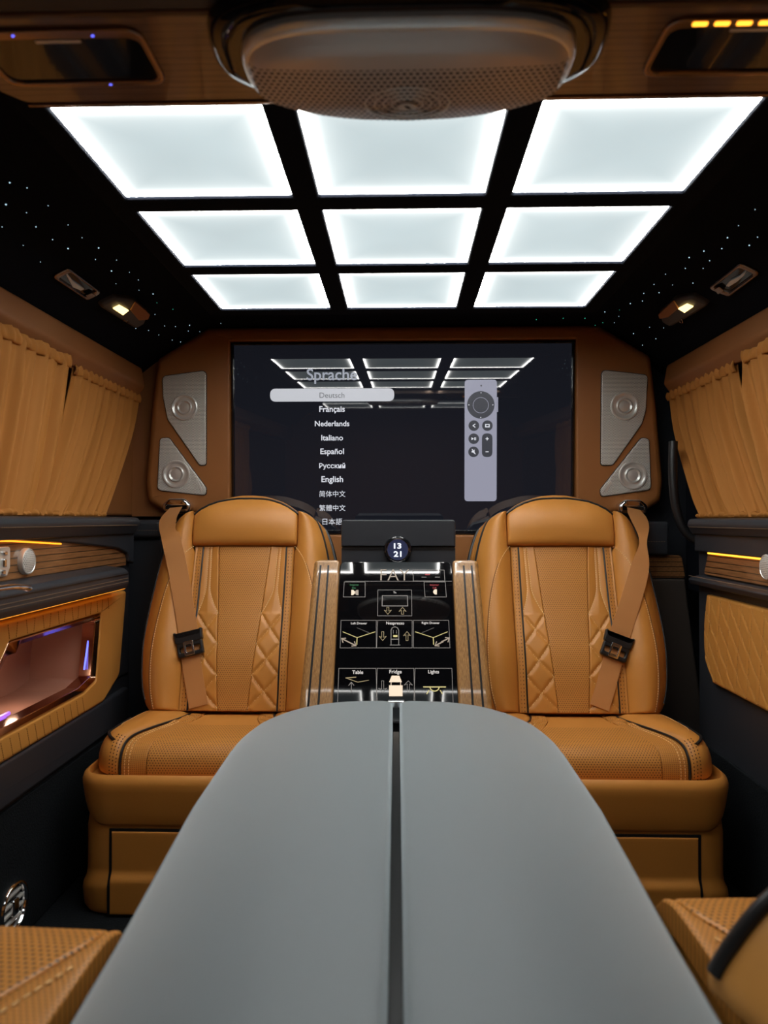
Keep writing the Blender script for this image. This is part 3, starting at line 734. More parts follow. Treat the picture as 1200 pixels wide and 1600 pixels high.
def seat(s):
    side, other = ('left', 'right') if s < 0 else ('right', 'left')
    r = thing('leather_seat', f'tan quilted leather seat {side} of the touchscreen console, facing the camera', 'seat', (s * .413, 1.62, 0), 'rear-facing leather seats')
    wd = bw(s)
    # ---- shell of the back
    out = []
    for i in range(41):
        q = QTOP * i / 40; out.append((W(q), q))
    top = [(p, head_top(p) - .012) for p in [HP - .001 - 2 * (HP - .001) * k / 24 for k in range(25)]]
    outline = out + top + [(-a, b) for a, b in reversed(out)]
    shell = MB().prism(outline, wd, -.028, .014, .014).build('backrest', M['tan'], r, ang=60)
    MB().prism(offset(outline, -.007), wd, -.050, -.029, .004).build('back_shell', M['black'], r, ang=60, label='black rear shell of the backrest')
    P_ = lambda name, mat, a, b, q0, q1, dfn=dback, **k: MB().patch(a, b, q0, q1, dfn, wd, **k).build(name, mat, shell, ang=55)
    # bolsters: above the headrest seam they run beside the pad
    inn = lambda q: lerp(.131, HP + .001, sstep(QH - .016, QH - .004, q))
    for sg in (1, -1):
        a = (lambda q: inn(q)) if sg > 0 else (lambda q: -W(q) + .004)
        b = (lambda q: W(q) - .004) if sg > 0 else (lambda q: -inn(q))
        P_('side_bolster', M['tan'], a, b, .004, QTOP - .002, nu=18, nv=64)
        P_('stitched_band', M['tan'], (lambda q: .1105) if sg > 0 else (lambda q: -.1305), (lambda q: .1305) if sg > 0 else (lambda q: -.1105), .004, QH - .002, nu=4, nv=24, rd=.003)
        # quilted insert between the centre and the black piping
        def dq(p, q, sg=sg):
            a = abs(p); lo, hi = CEN(q), .109; t = (a - lo) / (hi - lo)
            base = dback(p, q) - .003
            if q > .315: e = min(abs(t - .47), abs(t - .66)) * .3
            elif q > .245:
                k = (.315 - q) / .07; e = min(abs(t - lerp(.47, .0, k ** 1.5)), abs(t - lerp(.66, 1.0, k ** 1.5))) * .3
            else:
                u = (.245 - q) / .078; f1 = (u + t) % 1.0; f2 = (u - t) % 1.0
                e = min(f1, 1 - f1, f2, 1 - f2)
            return base + .0052 * min(1, e / .16) ** .5
        a = (lambda q: CEN(q) + .0006) if sg > 0 else (lambda q: -.109)
        b = (lambda q: .109) if sg > 0 else (lambda q: -CEN(q) - .0006)
        P_('quilted_insert', M['tan'], a, b, .004, QH - .002, dq, nu=26, nv=110, rd=.0025)
        # stitches of the quilting
        mb = MB(); lines = []
        for c0 in (.47, .66): lines.append([(c0, q) for q in [QH - .005 - (QH - .005 - .315) * k / 20 for k in range(21)]] + [((lerp(c0, 0, k ** 1.5) if c0 < .5 else lerp(c0, 1, k ** 1.5)), .315 - .07 * k) for k in [j / 14 for j in range(15)]])
        for kk in range(-1, 4):
            for dr in (1, -1):
                ln = []
                for j in range(25):
                    t = j / 24; u = kk + (t if dr > 0 else 1 - t); q = .245 - u * .078
                    if .006 < q < .2452: ln.append((t, q))
                if len(ln) > 2: lines.append(ln)
        for ln in lines:
            pts = []
            for t, q in ln:
                p = sg * lerp(CEN(q), .109, t); pts.append(wd(p, q, dq(p, q) + .0005))
            mb.dashes(pts, EN, .0042, .0018, .0022, .0012)
        mb.build('quilt_stitching', M['stitch'], shell, smooth=False)
        # black piping and the coarse dark stitches beside it
        MB().tube([wd(sg * .1098, q, dback(sg * .1098, q) + .0005) for q in [.004 + (QH - .008) * k / 30 for k in range(31)]], .0021, 8).build('insert_piping', M['piping'], shell)
        mb = MB()
        for off in (.117, .124): mb.dashes([wd(sg * off, q, dback(sg * off, q) + .0003) for q in [.008 + (QH - .016) * k / 40 for k in range(41)]], EN, .0030, .0060, .0022 if off < .12 else .0012, .0006)
        mb.build('band_stitching', M['dark_stitch'], shell, smooth=False)
        # curved bolster seam
        seam = [(.008, .187), (.06, .198), (.14, .203), (.22, .198), (.29, .188), (.345, .174), (.385, .158), (.41, .142), (.42, .134)]
        pts = [wd(sg * smooth_interp(seam, q), q, dback(sg * smooth_interp(seam, q), q) + .0004) for q in [.008 + .412 * k / 70 for k in range(71)]]
        MB().dashes(pts, EN, .0036, .0024, .0018, .0010).build('bolster_stitching', M['stitch'], shell, smooth=False)
        MB().tube([p_ + Vector((s * sg * .0028, 0, 0)) - EN * .0005 for p_ in pts], .0009, 6).build('bolster_seam', M['seam'], shell)
    P_('centre_panel', M['tan_perf'], lambda q: -CEN(q), CEN, .004, QH - .002, nu=10, nv=30, rd=.003)
    # headrest pad
    mb = MB()
    def hw(p, v, d): return wd(p, lerp(QH, head_top(p), v), d)
    nu, nv = 26, 18
    us = [0, .004, .012, .03] + [.03 + .94 * k / nu for k in range(1, nu)] + [.97, .988, .996, 1]
    vs = [0, .01, .03, .07] + [.07 + .85 * k / nv for k in range(1, nv)] + [.92, .96, .985, 1]
    def hd(u, v):
        p = lerp(-HP, HP, u); H = head_top(p) - QH; e = min(u, 1 - u) * 2 * HP; e2 = v * H; e3 = (1 - v) * H
        def dr(e, rd): e = clamp(e, 0, rd); return rd - math.sqrt(max(0, rd*rd - (rd - e)**2))
        wr = .0012 * math.sin(p * 210 + 3 * math.sin(p * 60)) * math.exp(-((v - .80) / .22) ** 2)
        return p, dhead(p, lerp(QH, head_top(p), v)) - dr(e, .007) - dr(e2, .010) - dr(e3, .020) + wr
    I = mb.grid(lambda u, v: hw(hd(u, v)[0], v, hd(u, v)[1]), us, vs, uvf=lambda u, v: (lerp(-HP, HP, u), v * .1))
    mb2 = []
    bd = [(0, j) for j in range(len(us))] + [(i, len(us)-1) for i in range(1, len(vs))] + [(len(vs)-1, j) for j in range(len(us)-2, -1, -1)] + [(i, 0) for i in range(len(vs)-2, 0, -1)]
    topi = [I[i][j] for i, j in bd]; boti = [mb.add(mb.v[k] - EN * .05) for k in topi]; mb.bridge(boti, topi)
    mb.build('headrest', M['tan'], shell, ang=60)
    # outline piping
    pts = [wd(W(q) - .013, q, dback(W(q) - .013, q) + .0008) for q in [.03 + (QTOP - .034) * k / 30 for k in range(31)]]
    for k in range(31):
        u = 1 - k / 30; v = lerp(.90, .885, 1 - abs(2 * u - 1)); p, d = hd(u, v); pts.append(hw(p, v, d + .0012 + .006 * max(0, abs(2 * u - 1) - .93) / .07))
    pts += [wd(-W(q) + .013, q, dback(W(q) - .013, q) + .0008) for q in [QTOP - .004 - (QTOP - .034) * k / 30 for k in range(31)]]
    MB().tube(pts, .0030, 8).build('outline_piping', M['piping'], shell)
    # ---- cushion: p across, v runs 0 (rear) to 1 (down the front)
    YF = 1.512
    raw = spline([(1.760, .345), (1.70, .353), (1.62, .353), (1.56, .348), (1.525, .338), (1.505, .318), (1.498, .292), (1.500, .268)], 8)
    acc = [0.0]
    for i in range(1, len(raw)): acc.append(acc[-1] + (raw[i] - raw[i-1]).length)
    prof_ = []
    for k in range(61):
        t = acc[-1] * k / 60; prof_.append((interp([(x, v[0]) for x, v in zip(acc, raw)], t), interp([(x, v[1]) for x, v in zip(acc, raw)], t)))
    def cpos(p, v, d):
        x = v / .31 * (len(prof_) - 1); i = min(int(max(x, 0)), len(prof_) - 2); t = x - i
        y, z = lerp(prof_[i][0], prof_[i+1][0], t), lerp(prof_[i][1], prof_[i+1][1], t)
        y2, z2 = prof_[i+1][0] - prof_[i][0], prof_[i+1][1] - prof_[i][1]; l = math.hypot(y2, z2) or 1
        ny, nz = z2 / l, -y2 / l
        if nz < 0 and abs(nz) > .5: ny, nz = -ny, -nz
        a = abs(p) / .258
        y += .030 * a ** 5 * sstep(.08, .25, v)
        return Vector((s * (.413 + p), y + ny * d, z + nz * d))
    def dc(p, v):
        a = abs(p); bp_ = PP(v)
        d = -.006 * (1 - (a / .25) ** 2)
        if a > bp_: t = (a - bp_) / max(.02, .258 - bp_); d += .012 * math.sin(math.pi * min(t, 1)) ** .7 * (1 - sstep(.2, .31, v) * .5) - .034 * t ** 4
        return d
    PP = lambda v: smooth_interp([(0, .098), (.08, .112), (.15, .150), (.20, .178), (.24, .188), (.31, .190)], v)
    core = MB(); core.box(min(s*.18, s*.655), max(s*.18, s*.655), 1.55, 1.84, .25, .335, .02); cush = core.build('cushion', M['tan'], r)
    C_ = lambda name, mat, a, b, v0=.002, v1=.305, dfn=dc, **k: MB().patch(a, b, v0, v1, dfn, cpos, **k).build(name, mat, cush, ang=55)
    inner_ = lambda v: PP(v) - lerp(.030, .058, clamp(v / .2))
    C_('seat_pad', M['tan_perf_seat'], lambda v: -inner_(v), inner_, nu=20, nv=44, rd=.003)
    for sg in (1, -1):
        o = lambda f, g: (f, g) if sg > 0 else ((lambda v, g=g: -g(v)), (lambda v, f=f: -f(v)))
        def dquilt(p, v):
            t = (abs(p) - inner_(v)) / (PP(v) - inner_(v)); d = dc(p, v) - .002
            if v < .13:
                f1 = (v / .045 + t) % 1; f2 = (v / .045 - t) % 1; e = min(f1, 1-f1, f2, 1-f2); d += .0045 * min(1, e / .16) ** .6 * (1 - sstep(.10, .13, v))
            return d
        a, b = o(lambda v: inner_(v) + .0005, lambda v: PP(v) - .0015); C_('pad_border', M['tan_perf_fine'], a, b, dfn=dquilt, nu=14, nv=70, rd=.002)
        a, b = o(lambda v: PP(v) + .0015, lambda v: .258); C_('cushion_bolster', M['tan'], a, b, nu=16, nv=44, rd=.008)
        vs_ = [.004 + .300 * k / 50 for k in range(51)]
        nr = [(cpos(.15, v, .01) - cpos(.15, v, 0)).normalized() for v in vs_]
        MB().tube([cpos(sg * PP(v), v, dc(sg * PP(v), v) + .0008) for v in vs_], .0024, 8).build('cushion_piping', M['piping'], cush)
        mb = MB()
        for off in (.010, .019): mb.dashes([cpos(sg * (PP(v) - off), v, dquilt(sg * (PP(v) - off), v) + .0004) for v in vs_[18:]], nr[18:], .0042, .0026, .0018, .0010)
        L2 = [cpos(sg * lerp(.20, .226, math.sin(k)), lerp(.03, .19, k / 2.6), dc(sg * lerp(.20, .226, math.sin(k)), lerp(.03, .19, k / 2.6)) + .0004) for k in [j * 2.6 / 30 for j in range(31)]]
        mb.build('pad_stitching', M['stitch'], cush, smooth=False)
        MB().dashes(L2, Vector((0, -.2, 1)).normalized(), .0036, .0022, .0013, .0008).build('cushion_stitching', M['stitch'], cush, smooth=False)
        # dark rim piping round the front corner of the bolster
        rp = [(.232, .08), (.239, .13), (.242, .165), (.240, .190), (.234, .212), (.224, .228), (.212, .236)]
        MB().tube(spline([cpos(sg * a, v, dc(sg * a, v) + .0022) for a, v in rp], 6), .0034, 8).build('rim_piping', M['piping'], cush)
        mb = MB()
        for off in (.008, .015, .022): mb.dashes([cpos(sg * (PP(v) + off), v, dc(sg * (PP(v) + off), v) + .0004) for v in vs_[36:]], nr[36:], .0026, .0048, .0026, .0005)
        mb.build('punched_holes', M['dark_stitch'], cush, smooth=False)
    # ---- base: body, flared rim and a drawer front
    X0, X1, YB, YFb = .160, .687, 1.95, 1.458
    base_poly = roundpoly([(X0, YFb), (X1, YFb), (X1, YB), (X0, YB)], [.075, .085, .02, .02], 10)
    def frontness(x, y):
        return sstep(.30, .20, abs(x - .425) / 1.0) * sstep(YFb + .10, YFb + .01, y)
    def loops(levels):
        L = []
        for z0, zf, ins in levels:
            pl = offset(base_poly, ins); L.append([(s * x, y, lerp(z0, zf, frontness(bx, by))) for (x, y), (bx, by) in zip(pl, base_poly)])
        return L
    body = MB().loft(loops([(.002, .002, .010), (.012, .012, .004), (.035, .055, .001), (.048, .068, .003), (.060, .080, .009), (.075, .095, .011), (.17, .172, .011), (.2, .178, .014), (.25, .26, .03)])).build('pedestal', M['tan'], r, ang=50)
    MB().loft(loops([(.236, .183, .017), (.238, .184, .011), (.242, .190, .0075), (.252, .215, .004), (.264, .255, .0005), (.273, .270, .000), (.281, .280, .003), (.286, .286, .009), (.288, .288, .012), (.284, .284, .014), (.27, .27, .015)])).build('pedestal_rim', M['tan'], body, ang=50)
    fD = lambda a, b, c: Vector((s * a, YFb + .017 - c, b))
    def fDr(a, b, c):
        k = sstep(.092, .070, b); return Vector((s * a, YFb + .011 - .010 * k - c, b))
    mb = MB(); dp = roundpoly(rect(.225, .603, .006, .172), .006, 4)
    n_ = 28; zs = [.006 + .166 * k / n_ for k in range(n_ + 1)]
    mb.patch(lambda q: .225, lambda q: .603, .006, .172, lambda p, q: .004 + .010 * sstep(.092, .072, q), lambda p, q, d: Vector((s * p, YFb + .011 - d, q)), nu=4, nv=34, rd=.003, skirt=.012)
    mb.build('drawer', M['tan'], r, ang=55)
    mb = MB().hole_prism(rect(.2195, .6085, .003, .1775), rect(.2255, .6025, .0065, .1715), lambda a, b, c: fDr(a, b, c), -.002, .0012, n=48); mb.build('drawer_gap', M['black'], r, smooth=False)
    return r
for s in (-1, 1): seat(s)

# ================================================================== seat belts
def belt(s):
    side = 'left' if s < 0 else 'right'
    wd = bw(s)
    if s < 0:
        upper = [(263, 814), (268, 842), (278, 887), (287, 940), (296, 995)]; lower = [(299, 1030), (305, 1068), (311, 1104)]
        label = 'tan seat belt slanting down the left seat, chrome guide at its top'
        gpx = (275, 789)
    else:
        upper = [(999, 816), (1004, 846), (999, 888), (983, 945), (965, 1000)]; lower = [(953, 1046), (945, 1076), (936, 1106)]
        label = 'tan seat belt crossing the right seat, chrome guide at its top'
        gpx = (990, 791)
    r = thing('seat_belt', label, 'seat belt', AT(*gpx, 'y', 2.03), 'rear seat belts')
    dmax = lambda p, q: max(dback(clamp(p + k, -W(q), W(q)), q) if q < QTOP else .02 for k in (-.024, -.012, 0, .012, .024))
    def surf(px, py): 
        p, q = pq(px, py, s, dmax); return wd(p, q, dmax(p, q) + .004)
    G = AT(gpx[0], gpx[1] + 4, 'y', 2.018)
    U = [G] + [surf(*q) for q in upper]; Lw = [surf(*q) for q in ([upper[-1]] + lower)]
    def strip(pts, wid, name, n=8, flip=None):
        P = spline(pts, n); wds, nds = [], []
        for i in range(len(P)):
            t = (P[min(i+1, len(P)-1)] - P[max(i-1, 0)]).normalized(); nd = (EN - t * EN.dot(t)).normalized(); wds.append(nd.cross(t).normalized()); nds.append(nd)
        return MB().ribbon(P, wds, nds, wid, .0016).build(name, M['belt'], r, ang=30)
    n_up = 8 * (len(U) - 1) + 1
    wid = [lerp(.036, .049, sstep(0, .22, i / n_up)) for i in range(n_up)]
    if s > 0: wid = [.049 - .030 * math.exp(-((i / n_up - .40) / .13) ** 2) - .012 * (1 - sstep(0, .1, i / n_up)) for i in range(n_up)]
    strip(U, wid, 'webbing'); strip(Lw, .046, 'lap_webbing')
    # D-ring cover at the top
    gx, gz = G.x, AT(*gpx, 'y', 2.03).z
    fg = lambda a, b, c: Vector((gx + a, YP - .002 - c, gz + b))
    o = roundpoly([(-.040, -.022), (.040, -.022), (.042, .004), (.022, .019), (-.022, .019), (-.042, .004)], .016, 6)
    i_ = roundpoly([(-.031, -.015), (.031, -.015), (.030, -.002), (-.030, -.002)], .006, 4)
    MB().hole_prism(o, i_, fg, -.002, .030, .010, .004).build('belt_guide', M['chrome'], r)
    MB().prism(offset(i_, -.002), fg, -.001, .010).build('guide_slot', M['black'], r, smooth=False)
    # buckle tongue and keeper on the webbing
    c = U[-1]; t = (U[-2] - U[-1]).normalized(); n = (EN - t * EN.dot(t)).normalized(); wv = n.cross(t).normalized()
    if wv.x < 0: wv = -wv
    if s > 0: rot = 0
    fb = lambda a, b, k: c + wv * a + t * b + n * k
    MB().prism(roundpoly([(-.036, .014), (-.031, .016), (-.026, .004), (.026, .004), (.031, .016), (.036, .014), (.034, -.012), (.026, -.017), (-.026, -.017), (-.034, -.012)], .005, 4), fb, -.002, .012, .004).build('tongue_grip', M['black'], r)
    tp = roundpoly(rect(-.014, .011, -.047, -.012), .003, 4); ti = roundpoly(rect(-.0085, .0055, -.040, -.020), .002, 4)
    MB().hole_prism(tp, ti, fb, .011, .0135, .0008, n=40).build('tongue', M['chrome'], r)
    MB().hole_prism(roundpoly(rect(-.032, .032, -.049, -.013), .006), roundpoly(rect(-.025, .025, -.038, -.025), .004), fb, -.001, .0105, .003).build('keeper', M['black'], r)
    return r
belt(-1); belt(1)

# ================================================================== touchscreen console between the seats
YA, ZA = 1.605, None
A_ = AT(620, 880, 'y', 1.605); B_ = AT(620, 1092, 'y', 1.487)
TA = (Vector((0, A_.y, A_.z)) - Vector((0, B_.y, B_.z))); TL = TA.length; TA.normalize(); TN = Vector((0, -TA.z, TA.y))
BO = Vector((-.0135, B_.y, B_.z))
fT = lambda a, b, c: BO + Vector((a, 0, 0)) + TA * b + TN * c
def tl(px, py, c=0.0):
    P = PL(px, py, BO + TN * c, TN) - BO; return (P.x, P.dot(TA))
root = thing('touch_console', 'sloping console with black touchscreen between two striped wooden rails', 'console', (0, 1.62, 0))
xl, xr = tl(533, 885)[0], tl(704, 885)[0]
MB().loft([[fT(x, b, -.010) for x, b in ((-.118, -.05), (.118, -.05), (.118, TL), (-.118, TL))],
           [Vector((x - .0135, y, .002)) for x, y in ((-.125, 1.47), (.125, 1.47), (.125, 1.70), (-.125, 1.70))]]).build('pedestal', M['black_leather'], root, smooth=False)
scr = MB().prism(roundpoly([(-.1315, -.05), (.1315, -.05), (.1255, TL + .003), (-.1255, TL + .003)], [.002, .002, .012, .012], 6), fT, -.010, .0, .0012).build('touchscreen', M['touch_glass'], root, smooth=False)
for sg in (-1, 1):
    def ex(b): t = clamp(b / TL, -.3, 1); return lerp(.1300, .1265, t), lerp(.1990, .1845, t)
    def sect(b, ins=0.0):
        x0, x1 = ex(b)
        pr = roundpoly(rect(x0 + ins, x1 - ins, -.05, .014 - ins), [.002, .002, .012, .006], 5)
        return [fT(sg * a, b, c) for a, c in pr]
    mb = MB(); L = [sect(-.06), sect(TL - .004), sect(TL + .001, .0015), sect(TL + .004, .005)]
    RR = []
    for k, l in enumerate(L):
        bb = (-.06, TL - .004, TL + .001, TL + .004)[k]
        x0, x1 = .1235, .18
        pr = roundpoly(rect(x0, x1, -.05, .014), [.002, .002, .012, .006], 5)
        RR.append([mb.add(p, (a + c * .7 + sg * .3, bb)) for p, (a, c) in zip(l, pr)])
    for a, b in zip(RR, RR[1:]): mb.bridge(a, b)
    mb.cap(RR[-1]); mb.cap(RR[0], True); rail = mb.build('wooden_rail', M['wood_rail'], root)
    for tt in (.42, .72):
        (e0, e1), (g0, g1) = ex(-.058), ex(TL - .010); xa, xb = lerp(e0, e1, tt), lerp(g0, g1, tt)
        MB().prism([(xa - .0023, -.058), (xa + .0023, -.058), (xb + .0021, TL - .010), (xb - .0021, TL - .010)], lambda a, b, c, sg=sg: fT(sg * a, b, c), .012, .0146, .0004).build('inlay_strip', M['black'], rail, smooth=False, label='thin black inlay line')
# what the touchscreen shows
UI = {}
UIN = {'ui_line': 'screen_outline', 'ui_text': 'screen_caption', 'ui_gold': 'screen_arrow', 'ui_yellow': 'screen_icon', 'ui_beige': 'screen_symbol', 'ui_green': 'screen_caption', 'ui_red': 'screen_caption', 'cream': 'screen_icon'}
def ui(mat): return UI.setdefault(mat, MB())
def flush():
    for mname, mb in UI.items(): mb.build(UIN[mname], M[mname], scr, smooth=False, recalc=False)
    UI.clear()
def uline(pts, mat, wpx=1.0, closed=False, c=.0013):
    """strokes, in picture measures read off the screen face"""
    P = [tl(*p) for p in pts]; n = len(P)
    for i in range(n if closed else n - 1):
        a, b = Vector(P[i]), Vector(P[(i+1) % n]); t = b - a
        if t.length < 1e-6: continue
        t.normalize(); nv = Vector((-t.y, t.x)) * wpx * .00125 / 2; e = t * wpx * .0006
        q = [a - e + nv, b + e + nv, b + e - nv, a - e - nv]
        ui(mat).f.append(tuple(ui(mat).add(fT(x.x, x.y, c)) for x in q))
    flush()
def upoly(pts, mat, c=.0013):
    ui(mat).f.append(tuple(ui(mat).add(fT(*tl(*p), c)) for p in pts)); flush()
def utext(body, px, py, wpx, mat, bold=.006):
    a, b = tl(px, py); k = abs(tl(px + 10, py)[0] - tl(px, py)[0]) / 10
    ui(mat).text(body, fT, a, b, .0013, width=wpx * k, bold=bold); flush()
def ubox(x0, x1, y0, y1, x2=None, x3=None): uline([(x0, y0), (x1, y0), (x1 if x3 is None else x3, y1), (x0 if x2 is None else x2, y1)], 'ui_line', .8, True)
def arrow(px, py, h, dr, mat='ui_gold', w=.8, bw_=5.5):
    # outlined arrow, dr = +1 up, -1 down
    k = h / 2
    pts = [(-1.6, k), (-1.6, -k + 5), (-bw_, -k + 6.5), (0, -k), (bw_, -k + 6.5), (1.6, -k + 5), (1.6, k)]
    uline([(px + x, py + y * dr) for x, y in pts], mat, w, True)
def diag(px, py, dx, mat='ui_beige', dy=1):
    L_ = 6; pts = [(-L_, -L_ * .5), (L_, L_ * .5)]
    uline([(px + x * dx, py + y * dy) for x, y in pts], mat, 2.0)
    uline([(px + (L_ - 6) * dx, py + 3.6 * dy), (px + L_ * dx, py + 3 * dy), (px + (L_ - 2) * dx, py - 3 * dy)], mat, 1.6)
utext('FAY', 617, 898.5, 45, 'ui_beige', -.012)
uline([(540, 908.5), (706, 908.5)], 'ui_line', .6); ubox(645, 694, 891, 908, 646, 695)
uline([(659, 902), (666, 902)], 'ui_line', 1); uline([(680, 902), (687, 902)], 'ui_line', 1); uline([(665, 898), (671, 898)], 'ui_red', 2)
ubox(538, 570.5, 909.5, 933, 536.5, 570.5); ubox(662.5, 695.5, 909.5, 933, 664, 697.5)
utext('Interior', 554, 914, 14, 'ui_green', 0); utext('On', 553, 919, 6, 'ui_green', 0)
utext('Interior', 679, 914, 14, 'ui_red', 0); utext('Off', 679, 919, 6, 'ui_red', 0)
def bulb(px, py, mat, fl=1): upoly([(px - 2.6 * fl, py - 4), (px + .5 * fl, py - 4), (px + 3 * fl, py - 1.5), (px + 3 * fl, py + 1.5), (px + .5 * fl, py + 4), (px - 2.6 * fl, py + 4)], mat)
bulb(551.5, 926, 'cream'); bulb(557.5, 926, 'ui_beige', -1); bulb(680, 925, 'cream', -1)
ubox(590.5, 643, 922, 962.5, 590, 643.5); utext('Tv', 617, 926, 5, 'ui_text', 0); uline([(597.5, 931), (636.5, 931), (637, 947), (597, 947)], 'ui_line', 1.3, True)
arrow(606, 954.5, 11, -1); arrow(629, 954.5, 11, 1)
for x0, x1 in ((533, 588), (590, 644), (646, 701)): ubox(x0, x1, 969.5, 1012.5, x0 - 1.5 if x0 < 600 else x0, x1 + (2 if x0 > 600 else 0))
utext('Left Drawer', 561, 974, 25, 'ui_text'); utext('Nespresso', 617.5, 974.5, 28, 'ui_text'); utext('Right Drawer', 673, 974, 28, 'ui_text')
uline([(536, 987.5), (558, 996.5), (586, 987.5)], 'ui_yellow', 1); uline([(558, 996.5), (557.5, 1007)], 'ui_yellow', 1.3); uline([(558, 981), (577, 989)], 'ui_line', .4)
uline([(649, 987.5), (677, 996.5), (699, 987.5)], 'ui_yellow', 1); uline([(677, 996.5), (677.5, 1007)], 'ui_yellow', 1.3); uline([(659, 989), (678, 981)], 'ui_line', .4)
diag(540, 1001, -1, dy=-1); diag(550, 1006, 1); diag(686, 1006, -1); diag(696, 1000, 1, dy=-1)
arrow(598, 994, 14, -1); arrow(636, 994, 14, 1)
uline([(611, 1008), (611, 985), (613, 981), (617, 979.5), (621, 981), (623, 985), (623, 1008)], 'ui_line', 1.2); uline([(611, 999), (623, 999)], 'ui_line', 1.6); upoly([(614.5, 992.5), (621, 992.5), (621, 995.5), (614.5, 995.5)], 'ui_yellow'); uline([(614.5, 985), (614.5, 990)], 'ui_line', .7); uline([(619.5, 985), (619.5, 990)], 'ui_line', .7); uline([(609.5, 1008), (625, 1008)], 'ui_line', 1)
for x0, x1 in ((529.5, 587.5), (589.5, 646.5), (648.5, 706)): ubox(x0, x1, 1044.5, 1100, x0 - 2, x1 + 2)
utext('Table', 559, 1050.5, 17, 'ui_text'); utext('Fridge', 618, 1050.5, 19, 'ui_text'); utext('Lights', 677.5, 1050.5, 17, 'ui_text')
uline([(540.5, 1059.5), (556, 1058.2)], 'ui_gold', 1.4); uline([(540.5, 1059.5), (559, 1066), (576, 1063)], 'ui_gold', 1); uline([(549, 1082), (549, 1067)], 'ui_line', 1); uline([(545, 1071), (549, 1066), (553, 1071)], 'ui_line', 1)
upoly([(612, 1056), (624, 1056), (628, 1066), (608, 1066)], 'cream'); upoly([(608, 1071), (629, 1071), (629, 1088), (608, 1088)], 'cream'); uline([(611, 1066), (611, 1071)], 'cream', 1); uline([(626, 1066), (626, 1071)], 'cream', 1)
arrow(598, 1073, 18, -1, 'ui_line', .7, 6.5); arrow(638, 1073, 18, 1, 'ui_line', .7, 6.5)
uline([(662, 1073.5), (696, 1073.5)], 'ui_yellow', 1.6); uline([(672 + 7 + 7 * math.cos(math.pi * k / 10), 1074 + 6 * math.sin(math.pi * k / 10)) for k in range(11)], 'ui_yellow', 1.4); uline([(670, 1079), (667, 1084)], 'ui_yellow', 1.4); uline([(688, 1079), (691, 1084)], 'ui_yellow', 1.4)

# black leather box with the clock behind the touchscreen
root = thing('clock_box', 'black leather box with small round digital clock, behind the touchscreen', 'clock box', (0, 1.80, 0))
cb0 = AT(533, 812, 'y', 1.76); cb1 = AT(711, 812, 'y', 1.76); ZT = cb0.z
fC = lambda a, b, c: Vector((a, 1.76 - c, b))
cz = AT(622, 858, 'y', 1.74).z; cxx = AT(621.5, 858, 'y', 1.74).x
outl = roundpoly(rect(-.1415, .1415, .002, ZT), [.002, .002, .008, .008])
seamz = AT(560, 856, 'y', 1.755).z
MB().prism(rect(-.1415, .1415, .002, seamz - .001), lambda a, b, c: Vector((a, 1.76 - c, b)), -.12, -.002, .003).build('lower_box', M['black_leather'], root)
# upper lid with a rounded bulge round the clock
hood = [(-.1415, seamz + .0015), (-.034, seamz + .0015)] + [(cxx + .031 * math.cos(a), cz + .031 * math.sin(a)) for a in [math.pi * (1.0 - k / 16) for k in range(17)]] + [(.034, seamz + .0015), (.1415, seamz + .0015), (.1415, ZT), (-.1415, ZT)]
up = roundpoly([(-.1415, seamz + .0015), (.1415, seamz + .0015), (.1415, ZT), (-.1415, ZT)], [.002, .002, .010, .010])
MB().prism(up, fC, -.12, .004, .004).build('lid', M['black_leather'], root)
MB().prism(roundpoly(rect(-.139, .139, seamz - .004, seamz + .006), .002), fC, -.02, .0005).build('lid_gap', M['black'], root, smooth=False)
bez = MB().lathe([(.035, -.004), (.035, .006), (.033, .010), (.030, .011), (.028, .009)], fC, cxx, cz - .002, 40).build('clock_bezel', M['gloss_black'], root)
MB().lathe([(.0285, .0092), (.0285, .0104), (.0262, .0110), (.0262, .0096)], fC, cxx, cz - .002, 40).build('clock_ring', M['chrome'], bez)
MB().prism(circle(cxx, cz - .002, .0258, 40), fC, .009, .0098).build('clock_face', M['clock_face'], bez, smooth=False)
mb = MB(); mb.text('13', fC, cxx - .0005, cz + .0075, .0102, width=.0185, height=.0140, bold=.03); mb.text('21', fC, cxx - .0005, cz - .0125, .0102, width=.0195, height=.0140, bold=.03)
mb.build('clock_digits', M['screen_blue'], bez, smooth=False, recalc=False)
root.location.x = -.009
bez.location.x += .009
# ================================================================== the folding table console in the foreground
TZ = .483; TY0, TY1 = .02, 1.338
def thw(y): return interp([(.30, .250), (.5, .264), (.69, .272), (1.02, .293), (1.34, .297)], y)
def tcorner(y):
    h = thw(y); d = TY1 - y; r = .075
    if d < r: h -= r * .9 * (1 - math.sqrt(max(0, 1 - ((r - d) / r) ** 2)))
    return h
def roll(d, r): 
    d = clamp(d, 0, r); return r - math.sqrt(max(0, r*r - (r - d)**2))
root = thing('folding_table', 'long smooth grey-black leather table console with a central slit, in the foreground', 'table', (0, .75, 0))
xs_ = [0, .002, .006, .012, .02] + [.02 + .95 * k / 22 for k in range(1, 22)] + [.965, .98, .99, .996, 1]
ys_ = [TY0 + (TY1 - .10 - TY0) * k / 40 for k in range(41)] + [TY1 - .10 * (1 - k / 30) ** 1.8 for k in range(1, 31)]
SL = .0065
